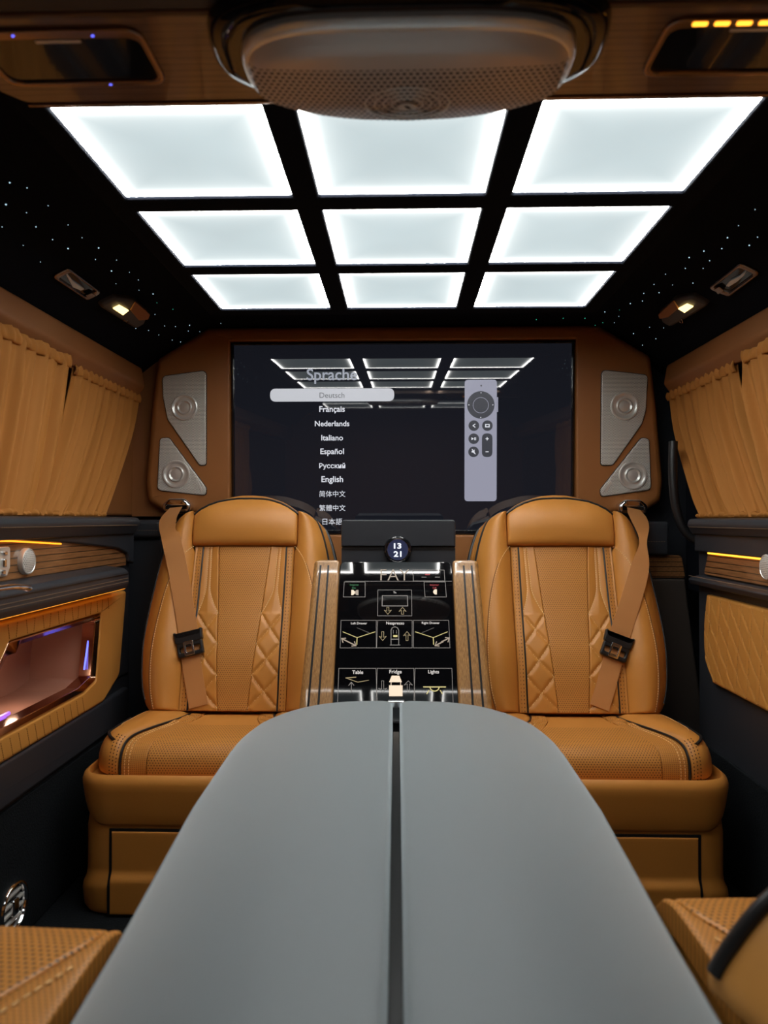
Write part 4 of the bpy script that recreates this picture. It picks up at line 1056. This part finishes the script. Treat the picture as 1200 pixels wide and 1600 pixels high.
for sg in (-1, 1):
    def tp(u, y):
        h = tcorner(y); x = SL + u * (h - SL)
        z = TZ - .072 * (x / thw(y)) ** 3.1 - roll(h - x, .016) - roll(x - SL, .012) - roll(TY1 - y, .016)
        return Vector((sg * x, y, z))
    mb = MB(); I = mb.grid(tp, xs_, ys_, uvf=lambda u, v: (u, v))
    nU, nV = len(xs_), len(ys_)
    bd = [(0, j) for j in range(nU)] + [(i, nU-1) for i in range(1, nV)] + [(nV-1, j) for j in range(nU-2, -1, -1)] + [(i, 0) for i in range(nV-2, 0, -1)]
    top = [I[i][j] for i, j in bd]; bot = [mb.add((mb.v[k].x, mb.v[k].y, .405)) for k in top]; mb.bridge(bot, top); mb.cap(bot)
    leaf = mb.build('table_leaf', M['table_leather'], root, ang=50)
    pts = [Vector((sg * (tcorner(y) + .0006), y, tp(1, y).z - .004)) for y in [.06 + (TY1 - .10) * k / 200 for k in range(201)]]
    MB().dashes(pts, Vector((sg, 0, .5)).normalized(), .0052, .003, .0022, .0018).build('edge_stitching', M['stitch'], leaf, smooth=False)
    q0 = (sg * .178, TY1 - .012)
    mb = MB(); mb.tube([(sg * (.158 + .012 * k), TY1 - .006 - .0012 * k * k, TZ - .030 + .004 - .0025 * k) for k in range(4)], .0035, 8); mb.build('corner_cap', M['steel'], leaf, label='small silver corner cap')
mb = MB()
lo = [(-.250, .10), (.250, .10), (.250, 1.225), (-.250, 1.225)]
lo = [(-thw(.1) + .006, TY0 + .01), (thw(.1) - .006, TY0 + .01), (thw(.8) - .006, .8), (.19, TY1 - .015), (-.19, TY1 - .015), (-thw(.8) + .006, .8)]
lo = roundpoly(lo, [.01, .01, .1, .05, .05, .1]); mb.loft([[(x, y, z) for x, y in lo] for z in (.002, .404)]); mb.build('pedestal', M['black_leather'], root)
MB().box(-.0055, .0055, .03, TY1 - .012, .404, .425).build('slit_floor', M['black'], root, smooth=False)
MB().box(-.016, .016, TY1 - .012, TY1 + .004, TZ - .014, TZ - .001, .003).build('latch_tab', M['chrome'], root, label='small chrome latch tab at the end of the slit')

root.location.x = -.0065; root.rotation_euler.z = .0075
# ================================================================== the two near seats, of which the cushion fronts show
def near_seat(s):
    side = 'left' if s < 0 else 'right'
    yf = AT(90, 1458, 'z', .413).y + .052 if s < 0 else AT(1120, 1408, 'z', .413).y + .052
    r = thing('near_seat', f'perforated tan seat cushion in the near {side} corner beside the table' + (', with padded armrest' if s > 0 else ''), 'seat', (s * .47, .45, 0), 'forward-facing near seats')
    x0, x1, y0 = .288, .72, .10
    def wpos(p, y, d): 
        t = clamp((y - (yf - .075)) / .075)
        z = .412 - .050 * (1 - math.sqrt(max(0, 1 - t ** 2))) * .9 + d
        return Vector((s * p, y, z))
    core = MB().box(min(s*x0, s*x1) + .004, max(s*x0, s*x1) - .004, y0, yf - .006, .22, .385, .02).build('cushion', M['tan'], r)
    px_ = ([(175, 1463), (0, 1575)] if s < 0 else [(1045, 1413), (1132, 1468)])
    A, B = AT(*px_[0], 'z', .405), AT(*px_[1], 'z', .405)
    xe = lambda y: clamp(lerp(abs(B.x), abs(A.x), (y - B.y) / (A.y - B.y)), x0 + .012, x1 - .05)
    C_ = lambda name, mat, a, b, dfn, **k: MB().patch(a, b, y0, yf - .0005, dfn, wpos, **k).build(name, mat, core, ang=55)
    cr = lambda p, y: .004 * math.sin(math.pi * clamp((p - x0) / (x1 - x0)))
    C_('perforated_panel', M['tan_perf_bold'], lambda y: xe(y) + .0008, lambda y: x1, cr, nu=16, nv=40, rd=.005)
    C_('seat_border', M['tan_perf'], lambda y: x0, lambda y: xe(y) - .0008, cr, nu=8, nv=40, rd=.004)
    yy = [y0 + .05 + (yf - y0 - .055) * k / 60 for k in range(61)]
    pts = [wpos(max(x0 + .006, xe(y) - .022), y, cr(xe(y), y) + .0006) for y in yy if xe(y) - .022 > x0 + .008]
    if len(pts) > 2: MB().dashes(pts, Vector((0, 0, 1)), .0065, .004, .0026, .0014).build('border_stitching', M['stitch'], core, smooth=False)
    MB().box(min(s*x0, s*x1) + .02, max(s*x0, s*x1) - .02, y0 + .02, yf - .06, .0015, .235, .02).build('pedestal', M['tan'], r)
    if s > 0:
        YA_ = .62
        pix = [(1120, 1640), (1112, 1585), (1109, 1540), (1112, 1519), (1126, 1493), (1150, 1458), (1175, 1426), (1200, 1401), (1240, 1372), (1300, 1345), (1420, 1330)]
        pl = [AT(*q, 'y', YA_) for q in pix]; pl = [(p.x, max(p.z, .4165)) for p in pl]
        pl = [(v.x, v.y) for v in spline(pl, 4)]; pl = pl + [(pl[-1][0], .4165)]
        while len(pl) > 3 and pl[1][1] <= .4166: pl.pop(0)
        mb = MB(); L = []
        for y, ins in ((YA_ + .006, .002), (YA_, 0), (YA_ - .012, .004), (YA_ - .04, .018), (YA_ - .075, .040), (YA_ - .10, .062)):
            c_ = (pl[-1][0], .4165)
            L.append([Vector((lerp(a, c_[0], ins / .3), y, max(.4165, lerp(b, c_[1], ins / .15)))) for a, b in pl])
        arm = mb.loft(L).build('armrest', M['tan_yellow'], r, ang=60, label='padded tan armrest edged with black piping')
        e = [AT(*q, 'y', YA_ - .004) for q in pix[3:]]
        MB().tube(spline([(p.x + .003, p.y, p.z - .002) for p in e if p.z > .418], 6), .0075, 10).build('armrest_piping', M['piping'], arm)
    return r
near_seat(-1); near_seat(1)

# ================================================================== doors
XD = .745
def fdoor(s): return lambda a, b, c: Vector((s * (XD - c), a, b))
def dp(px, py, s, c=0.0):
    P = AT(px, py, 'x', s * (XD - c)); return (P.y, P.z)
# ---------------- left
s = -1; f = fdoor(s)
root = thing('door_panel', 'left door panel with striped wood inlay and lit open storage pocket', 'door panel', (s * XD, 1.1, .3), 'side door panels')
YE = 1.925
pa = dp(0, 1200, s); pb = dp(170, 1086, s)
mb = MB()
zt = .822
mb.box(-.785, -.747, .25, YE, .655, zt - .01); mb.box(-.785, -.747, .25, YE, .05, .405); mb.box(-.785, -.747, 1.745, YE, .40, .66); mb.box(-.785, -.747, .25, 1.12, .40, .66)
body = mb.build('door_card', M['black_leather'], root, smooth=False)
# pushed-out lower part with a soft edge
lp = roundpoly([(.25, .285), (YE - .03, .285), (YE - .03, .372), (.25, .372)], .01); MB().prism(lp, f, -.004, .012, .008).build('lower_band', M['black_leather'], root)
# upper roll
pr = roundpoly([(-.02, -.040), (.020, -.040), (.034, -.012), (.028, .004), (-.02, .006)], [0, .006, .014, .012, 0], 5)
mb = MB(); mb.loft([[Vector((s * (XD - c), y, zt + b)) for c, b in pr] for y in (.25, YE - .012)] + [[Vector((s * (XD - c * .7), YE, zt + b * .9)) for c, b in pr]]); mb.build('top_roll', M['black_leather'], root, ang=50)
tr0, tr1 = dp(0, 843, s), dp(190, 857, s)
# band between roll and wood: its lower edge sinks towards the rear
bp = [(.25, tr0[1] + .012), (tr0[0], tr0[1]), (lerp(tr0[0], tr1[0], .5), lerp(tr0[1], tr1[1], .42)), (tr1[0] - .05, tr1[1] + .002), (tr1[0] + .012, tr1[1] - .014), (tr1[0] + .022, .708), (YE, .700), (YE, zt - .03), (.25, zt - .03)]
bp = roundpoly(bp, [0, .1, .1, .04, .02, .01, 0, 0, 0]); MB().prism(bp, f, -.004, .013, .005).build('upper_band', M['black_leather'], root)
MB().dashes([Vector((s * (XD - .0335), y, zt - .016)) for y in [.3 + 1.59 * k / 60 for k in range(61)]], Vector((-s, 0, 0)), .0045, .0025, .0012, .0006).build('top_stitching', M['grey_stitch'], root, smooth=False)
wz0 = .698
wp = [(.25, wz0), (tr1[0] + .02, wz0), (tr1[0] + .02, tr1[1]), (tr0[0], tr0[1] + .01), (.25, tr0[1] + .02)]
inlay = MB().prism(wp, f, -.004, .004).build('wood_inlay', M['wood_door'], root, smooth=False)
MB().tube([f(y, interp([(.25, tr0[1] + .008), (tr0[0], tr0[1] - .002), (tr1[0] - .25, lerp(tr0[1], tr1[1], .55))], y), .007) for y in [.25 + (tr1[0] - .60) * k / 20 for k in range(21)]], .0015, 6).build('amber_strip', M['amber_soft'], root, label='glowing amber light strip above the wood')
# tweeter disc and seat switch plate on the wood
a, b = dp(44.5, 877, s, .012); k = .026
tw = MB().lathe([(k, .002), (k, .010), (k * .97, .0135), (k * .90, .0145), (k * .86, .0135), (k * .6, .0155), (k * .3, .0165), (.0005, .0168)], f, a, b, 44).build('tweeter', M['steel'], root)
MB().lathe([(k * .86, .0137), (k * .6, .0159), (k * .3, .0169), (.0005, .0172)], f, a, b, 44, caps=False).build('tweeter_mesh', M['grille'], tw)
a, b = dp(8, 877, s, .008)
sw = MB().prism(roundpoly([(a - .06, b - .028), (a + .006, b - .028), (a + .016, b - .012), (a + .016, b + .024), (a + .012, b + .027), (a - .06, b + .027)], .005), f, .003, .0095, .003).build('switch_plate', M['steel'], root)
for (da, db, la, lb) in ((-.006, .015, .013, .008), (-.008, -.003, .011, .016), (-.012, -.020, .012, .010)):
    MB().prism(roundpoly(rect(a + da - la / 2, a + da + la / 2, b + db - lb / 2, b + db + lb / 2), .003), f, .0095, .014, .0025).build('seat_key', M['chrome'], sw)
# armrest
cA = .062
apr = roundpoly([(-.004, .642), (cA - .006, .648), (cA, .662), (cA - .002, .690), (cA - .012, .699), (-.004, .706)], [0, .008, .01, .008, .008, 0], 4)
yA = AT(204, 895, 'x', s * (XD - cA)).y
mb = MB(); LL = [[f(y, b, c) for c, b in apr] for y in (.25, yA - .012)] + [[f(yA, lerp(.672, b, .9), c * .88) for c, b in apr]]; mb.loft(LL); arm = mb.build('armrest', M['black_leather'], root, ang=50)
MB().tube([f(y, .6855, cA - .0004) for y in (.3, yA - .014)], .0013, 6).build('armrest_seam', M['black'], arm)
mb = MB()
for zz in (.6745, .667): mb.dashes([f(y, zz, cA + .0002) for y in [.3 + (yA - .316) * k / 40 for k in range(41)]], Vector((-s, 0, 0)), .0045, .0022, .0011, .0006)
mb.build('armrest_stitching', M['grey_stitch'], arm, smooth=False)
h = AT(40, 917, 'z', .708)
mb = MB(); mb.tube(spline([(h.x - .006, .85, .711), (h.x - .006, h.y - .07, .712), (h.x - .002, h.y - .015, .709), (h.x + .002, h.y + .004, .705)], 6), .0085, 12, flat=.55); mb.build('pull_handle', M['chrome'], arm)
# tan insert with the pocket
tp_ = [dp(*q, s, .012) for q in ((0, 972), (198, 925), (187, 1055), (170, 1086), (105, 1132), (0, 1200))]
zlo, zhi = tp_[4][1], tp_[1][1] + .006
ins = roundpoly([(.60, zhi), (tp_[1][0], zhi), (tp_[2][0], tp_[2][1]), (tp_[3][0] - .03, zlo), (.60, zlo)], [.02, .012, .03, .04, .02], 6)
pq_ = [dp(*q, s, .012) for q in ((14, 1000), (158, 957), (150, 1064), (131, 1084))]
zop = pq_[0][1] - .002; zbo = dp(0, 1155, s, .012)[1]
opn = roundpoly([(pq_[0][0], zop), (pq_[1][0], zop), (pq_[2][0], pq_[2][1]), (pq_[3][0], zbo), (1.145, zbo)], [.01, .010, .012, .02, .02], 5)
ctr = (1.40, .52)
INS = MB().hole_prism(ins, opn, f, -.030, .014, .010, .004, n=120, ctr=ctr).build('tan_insert', M['tan_yellow'], root, ang=55)
mb = MB()
for k in range(16):
    y = 1.27 + k * .032
    mb.dashes([f(y + .004 * j / 6 * (1 if k % 2 else -1), zhi - .010 - .024 * j / 6, .0142) for j in range(7)], Vector((-s, 0, 0)), .003, .0018, .0011, .0006)
    y = 1.16 + k * .030
    if y < tp_[3][0] - .06: mb.dashes([f(y + .010 * j / 6, zbo - .008 - (zbo - zlo - .016) * j / 6, .0142) for j in range(7)], Vector((-s, 0, 0)), .003, .0018, .0011, .0006)
mb.build('insert_stitching', M['seam'], INS, smooth=False)
inn = offset(opn, .017)
inn2 = roundpoly([(inn[0][0] + .0, zop - .030), (pq_[0][0] + .040, zop - .030), (pq_[0][0] + .052, zop - .016), (pq_[1][0] - .014, zop - .016), (pq_[2][0] - .010, pq_[2][1] + .012), (pq_[2][0] - .035, pq_[2][1] + .008), (pq_[3][0] - .010, zbo + .014), (1.18, zbo + .014)], .005, 3)
FR = MB().hole_prism(offset(opn, .001), inn2, f, -.026, .012, .004, .002, n=120, ctr=ctr, c_in=.004).build('pocket_frame', M['rose'], root, ang=45)
# the pocket itself: an open lined box behind the frame
mb = MB(); D = -.150
o1 = offset(opn, .003)
A1 = [mb.add(f(a, b, -.008)) for a, b in o1]; B1 = [mb.add(f(a, b, D)) for a, b in o1]; mb.bridge(A1, B1); mb.cap(B1)
o2 = offset(opn, -.001); A2 = [mb.add(f(a, b, -.008)) for a, b in o2]; B2 = [mb.add(f(a, b, D - .004)) for a, b in o2]; mb.bridge(A2, B2); mb.cap(B2); mb.bridge(A1, A2)
PK = mb.build('storage_pocket', M['pocket'], root, ang=30)
bl = MB().tube([f(pq_[1][0] - .021, zop - .065, -.010), f(pq_[2][0] - .015, pq_[2][1] + .03, -.010)], .0022, 8).build('blue_light', M['blue'], PK, label='glowing blue light bar in the pocket')
MB().tube([f(pq_[1][0] - .006, zop - .03, -.012), f(pq_[2][0] - .002, pq_[2][1] + .02, -.012)], .004, 8).build('chrome_edge', M['chrome'], PK)
MB().tube([f(1.16, zbo + .009, -.05), f(1.42, zbo + .009, -.05)], .004, 8).build('violet_light', M['violet'], PK, label='violet light bar on the pocket floor')
MB().prism(roundpoly(rect(1.15, 1.40, -.10, -.024), .006), lambda a, b, c: f(a, zbo + .0035 + c, b), 0, .003, .001).build('chrome_tray', M['chrome'], PK)
for (yy, zz, en, col) in ((1.20, zop - .06, .42, (.36, .12, 1)), (1.47, zbo + .06, .05, (1, .75, .6))):
    ld = bpy.data.lights.new('pocket_glow', 'POINT'); ld.energy = en; ld.color = col; ld.shadow_soft_size = .012
    lo_ = bpy.data.objects.new('pocket_glow', ld); COL.objects.link(lo_); lo_.location = f(yy, zz, -.07)
# amber strip below the armrest
MB().tube([f(y, .6425, .026) for y in (1.10, tp_[1][0] - .05)], .0018, 8).build('amber_strip', M['amber'], root, label='glowing amber light strip under the armrest')
# carpeted kick panel with a round vent
kp = MB().prism(roundpoly([(.25, .004), (YE - .06, .004), (YE - .06, .272), (.25, .280)], .01), f, -.004, .004, .003).build('kick_panel', M['carpet'], root)
v0 = AT(22, 1417, 'x', s * (XD - .01)); a, b = v0.y, v0.z
k = .047
r = thing('air_vent', 'round chrome air vent low on the left kick panel', 'air vent', (s * (XD - .005), a, b))
MB().lathe([(k, .0042), (k, .010), (k * .96, .014), (k * .88, .0145), (k * .82, .011), (k * .80, .0045)], f, a, b, 48).build('rim', M['chrome'], r)
MB().prism(circle(a, b, k * .82, 40), f, .0045, .006).build('throat', M['gloss_black'], r, smooth=False)
for dz, hl in ((.024, .026), (.008, .034), (-.008, .034), (-.024, .026)):
    MB().prism(roundpoly(rect(a - hl, a + hl, b + dz - .0035, b + dz + .0035), .003), f, .006, .011, .0025).build('fin', M['steel'], r)
MB().prism(roundpoly(rect(a - .010, a + .010, b - .015, b + .015), .004), f, .0085, .0155, .003).build('control_tab', M['chrome'], r)

# ---------------- right
s = 1; f = fdoor(s)
root = thing('door_panel', 'right door panel with diamond quilted tan insert below a wood strip', 'door panel', (s * XD, 1.1, .3), 'side door panels')
YR = AT(1090, 900, 'x', XD).y
MB().prism(roundpoly(rect(.25, YR, .05, .822), [0, .01, .02, 0]), f, -.05, -.002, .004).build('door_card', M['black_leather'], root)
tl_ = dp(1105, 829, s, .02); 
pr = roundpoly([(-.02, -.034), (.018, -.034), (.030, -.012), (.026, .004), (-.02, .006)], [0, .006, .012, .012, 0], 5)
zr = .818
mb = MB(); mb.loft([[Vector((XD - c, y, zr + b)) for c, b in pr] for y in (.25, YR - .012)] + [[Vector((XD - c * .7, YR - .002, zr + b * .9)) for c, b in pr]]); mb.build('top_roll', M['black_leather'], root, ang=50)
MB().dashes([Vector((XD - .0302, y, zr - .016)) for y in [.3 + (YR - .32) * k / 60 for k in range(61)]], Vector((-1, 0, 0)), .0045, .0025, .0012, .0006).build('top_stitching', M['grey_stitch'], root, smooth=False)
wq = [dp(*q, s, .004) for q in ((1200, 864), (1105, 862), (1100, 898), (1200, 914))]
z1, z0 = wq[1][1] - .001, wq[2][1] + .002
MB().prism(roundpoly([(.25, z0 - .004), (wq[2][0], z0), (wq[1][0] - .006, z1), (.25, z1 + .002)], [0, .006, .006, 0]), f, -.004, .004).build('wood_inlay', M['wood_door'], root, smooth=False)
MB().prism(rect(.25, YR - .01, z1, zr - .028), f, -.004, .012, .004).build('upper_band', M['black_leather'], root)
MB().tube([f(.25, z1 - .002, .007), f(wq[1][0] - .012, z1 - .002, .007)], .0020, 6).build('amber_strip', M['amber'], root, label='glowing amber light strip above the wood')
mb = MB(); arp = roundpoly([(-.004, .655), (.024, .660), (.030, .672), (.026, z0 - .012), (-.004, z0 - .004)], [0, .006, .008, .008, 0], 4)
mb.loft([[f(y, b, c) for c, b in arp] for y in (.25, YR - .016)] + [[f(YR - .006, lerp(.675, b, .9), c * .8) for c, b in arp]]); arm = mb.build('armrest', M['black_leather'], root, ang=50)
MB().dashes([f(y, .681, .0302) for y in [.3 + (YR - .32) * k / 40 for k in range(41)]], Vector((-1, 0, 0)), .0045, .0022, .0011, .0006).build('armrest_stitching', M['grey_stitch'], arm, smooth=False)
a, b = dp(1199, 886, s, .010); k = .026
tw = MB().lathe([(k, .002), (k, .010), (k * .97, .0135), (k * .90, .0145), (k * .86, .0135), (k * .6, .0155), (k * .3, .0165), (.0005, .0168)], f, a, b, 44).build('tweeter', M['steel'], root)
MB().lathe([(k * .86, .0137), (k * .6, .0159), (k * .3, .0169), (.0005, .0172)], f, a, b, 44, caps=False).build('tweeter_mesh', M['grille'], tw)
iq = [dp(*q, s, .010) for q in ((1200, 945), (1104, 929), (1095, 985), (1103, 1062), (1200, 1111))]
zt_, zb_ = iq[1][1], iq[3][1]
def dinsert(y, z):
    t1 = (y - z * .90) / .050; t2 = (y + z * .14) / .050
    e = min(abs(t1 - round(t1)), abs(t2 - round(t2)))
    return .009 + .0020 * min(1, e / .12) ** .6
yl = lambda z: .90
yrr = lambda z: iq[1][0] + .018 * math.sin(math.pi * clamp((z - zb_) / (zt_ - zb_))) - .03 * sstep(zb_ + .05, zb_, z)
INS = MB().patch(yl, yrr, zb_, zt_, dinsert, lambda p, q, d: f(p, q, d), nu=250, nv=80, rd=.006, skirt=.014).build('quilted_insert', M['tan_yellow'], root, ang=60)
mb = MB(); md = MB()
for k in range(4, 40):
    for (mm, kz) in ((mb, -.90), (md, .14)):
        pts = []
        for j in range(41):
            z = lerp(zb_ + .006, zt_ - .006, j / 40); y = k * .050 - z * kz
            if .92 < y < yrr(z) - .006: pts.append(f(y, z, .0092))
        if len(pts) > 2: mm.dashes(pts, Vector((-1, 0, 0)), .0036, .0022, .0011, .0006)
mb.build('quilt_stitching', M['stitch'], INS, smooth=False); md.build('dark_stitching', M['seam'], INS, smooth=False)
MB().prism(roundpoly([(.25, .004), (YR - .02, .004), (YR - .02, .27), (.25, .27)], .01), f, -.004, .004, .003).build('kick_panel', M['carpet'], root)
# door seal and dark pillar behind the right curtain
r = thing('door_seal', 'black rubber door seal curving beside the right curtain', 'door seal', (.80, 1.86, .8))
sp_ = [(1052, 690), (1050, 740), (1053, 790), (1063, 825), (1080, 843), (1098, 848)]
MB().tube(spline([AT(*q, 'y', 1.92) - Vector((0, .03 * (i / 5), 0)) for i, q in enumerate(sp_)], 8), .012, 10).build('rubber_bead', M['black'], r)
MB().box(.80, .86, 1.93, 2.03, .62, 1.17, .01).build('pillar_cover', M['suede'], r)

# ================================================================== side panels next to the seats, facing the camera
YS_ = 1.985
r = thing('side_panel', 'black leather side panel between the left seat and the left door', 'side panel', (-.70, YS_, 0), 'panels beside the rear-facing seats')
zc = AT(235, 812, 'y', YS_).z
MB().box(-.80, -.674, YS_, 2.09, .002, zc - .055, .006).build('lower_panel', M['black_leather'], r)
MB().box(-.80, -.672, YS_ - .018, 2.045, zc - .053, zc, .014).build('top_pad', M['black_leather'], r)
MB().dashes([Vector((-.79 + .115 * k / 10, YS_ - .0182, zc - .030)) for k in range(11)], Vector((0, -1, 0)), .0045, .0025, .0012, .0006).build('pad_stitching', M['grey_stitch'], r, smooth=False)
r = thing('side_panel', 'dark side panel with wood strip between the right seat and the right door', 'side panel', (.70, YS_, 0), 'panels beside the rear-facing seats')
c0 = AT(1010, 815, 'y', YS_); c1 = AT(1060, 868, 'y', YS_); c2 = AT(1072, 903, 'y', YS_)
MB().box(.668, .735, YS_ - .015, 2.045, c1.z + .001, c0.z, .008).build('top_pad', M['black_leather'], r)
MB().dashes([Vector((.672 + .055 * k / 10, YS_ - .0152, AT(1030, 846, 'y', YS_).z)) for k in range(11)], Vector((0, -1, 0)), .0045, .0025, .0012, .0006).build('pad_stitching', M['grey_stitch'], r, smooth=False)
fS = lambda a, b, c: Vector((a, YS_ - c, b))
MB().prism(roundpoly([(.668, c2.z), (c2.x, c2.z), (c2.x - .010, c1.z), (.668, c1.z)], [0, .006, .012, 0]), fS, -.06, -.004, .002).build('wood_strip', M['wood_door'], r)
q0, q1 = AT(1071, 906, 'y', YS_), AT(1106, 1170, 'y', YS_)
MB().prism([(.695, .002), (q1.x + .03, .002), (q1.x, q1.z), (q0.x, c2.z - .003), (.668, c2.z - .003)], fS, -.10, 0, .008).build('lower_panel', M['brown_leather'], r)

# ================================================================== curtains
def curtain(label, s, y_top, y_bot, ztop, zbot, seed, dx=0.0):
    rnd = random.Random(seed)
    X = .776 - dx
    r = thing('curtain', label, 'curtain', (s * X, (y_top[0] + y_top[1]) / 2, zbot), 'gathered window curtains')
    ph = [rnd.uniform(0, 6.28) for _ in range(8)]; nfold = (y_top[1] - y_top[0]) / .046
    def depth(u, v):
        w_ = u + .012 * math.sin(3.1 * v + ph[0]) + .010 * math.sin(7 * u + 2 * v + ph[1])
        a = 2 * math.pi * nfold * w_
        d = .55 * math.sin(a + ph[2]) + .30 * math.sin(a * .47 + ph[3] + 1.2 * v) + .22 * math.sin(a * 1.83 + ph[4] + .8 * v)
        amp = lerp(.006, .0135, sstep(0, .35, v)) * (1 - .35 * sstep(.85, 1, v))
        return d * amp
    def pos(u, v, off=0.0):
        y = lerp(lerp(y_top[0], y_top[1], u), lerp(y_bot[0], y_bot[1], u), v ** (1.25))
        z = lerp(ztop, zbot, v)
        return Vector((s * (X - .010 - depth(u, v) - off), y, z))
    nu, nv = 240, 26
    mb = MB(); us = [k / nu for k in range(nu + 1)]; vs = [k / nv for k in range(nv + 1)]
    I = mb.grid(lambda u, v: pos(u, v), us, vs); J = mb.grid(lambda u, v: pos(u, v, -.002), us, vs)
    for a, b in ((I[0], J[0]), (I[-1], J[-1]), ([x[0] for x in I], [x[0] for x in J]), ([x[-1] for x in I], [x[-1] for x in J])): mb.bridge(a, b, False)
    mb.build('cloth', M['curtain'], r, ang=80)
    def band(nm, z0, z1, off, fr):
        mb = MB()
        def g(u, v):
            y = lerp(y_top[0], y_top[1], u) if nm == 'heading' else lerp(y_bot[0], y_bot[1], u)
            z = lerp(z0, z1, v); bulge = off + .004 * math.sin(v * math.pi) + .0035 * math.sin(2*math.pi*nfold*1.6*u + ph[5] + 2*v) * (.4 + .6 * v) + .002 * math.sin(u * 90 + ph[6])
            return Vector((s * (X - bulge), y, z + .003 * math.sin(u * 47 + ph[7]) * v))
        us2 = [k / 200 for k in range(201)]; vs2 = [k / 8 for k in range(9)]
        I = mb.grid(g, us2, vs2); J = mb.grid(lambda u, v: g(u, v) + Vector((s * .003, 0, 0)), us2, vs2)
        for a, b in ((I[0], J[0]), (I[-1], J[-1]), ([x[0] for x in I], [x[0] for x in J]), ([x[-1] for x in I], [x[-1] for x in J])): mb.bridge(a, b, False)
        mb.build(nm, M['curtain'], r, ang=80)
    band('heading', ztop - .016, ztop + .010, .012, 1)
    band('hem', zbot - .002, zbot + .010, .012, 1)
X_ = .778
def yx(px, py, s): return AT(px, py, 'x', s * X_).y
zt1 = AT(150, 573, 'x', -X_).z; zb1 = .829
curtain('tan gathered curtain at the left window, beside the partition', -1, (yx(107, 545, -1), yx(211, 602, -1)), (yx(38, 797, -1), yx(155, 797, -1)), 1.176, zb1, 3)
curtain('tan gathered curtain at the left window, nearest the camera', -1, (.70, yx(104, 545, -1) - .055), (.70, yx(36, 797, -1) - .01), 1.176, zb1, 4, .022)
curtain('tan gathered curtain at the right window, beside the partition', 1, (yx(1158, 545, 1), yx(1052, 603, 1)), (yx(1222, 797, 1), yx(1100, 822, 1)), 1.176, .826, 5)
curtain('tan gathered curtain at the right window, nearest the camera', 1, (.70, yx(1162, 545, 1) - .065), (.70, yx(1226, 797, 1) - .02), 1.176, .826, 6, .022)
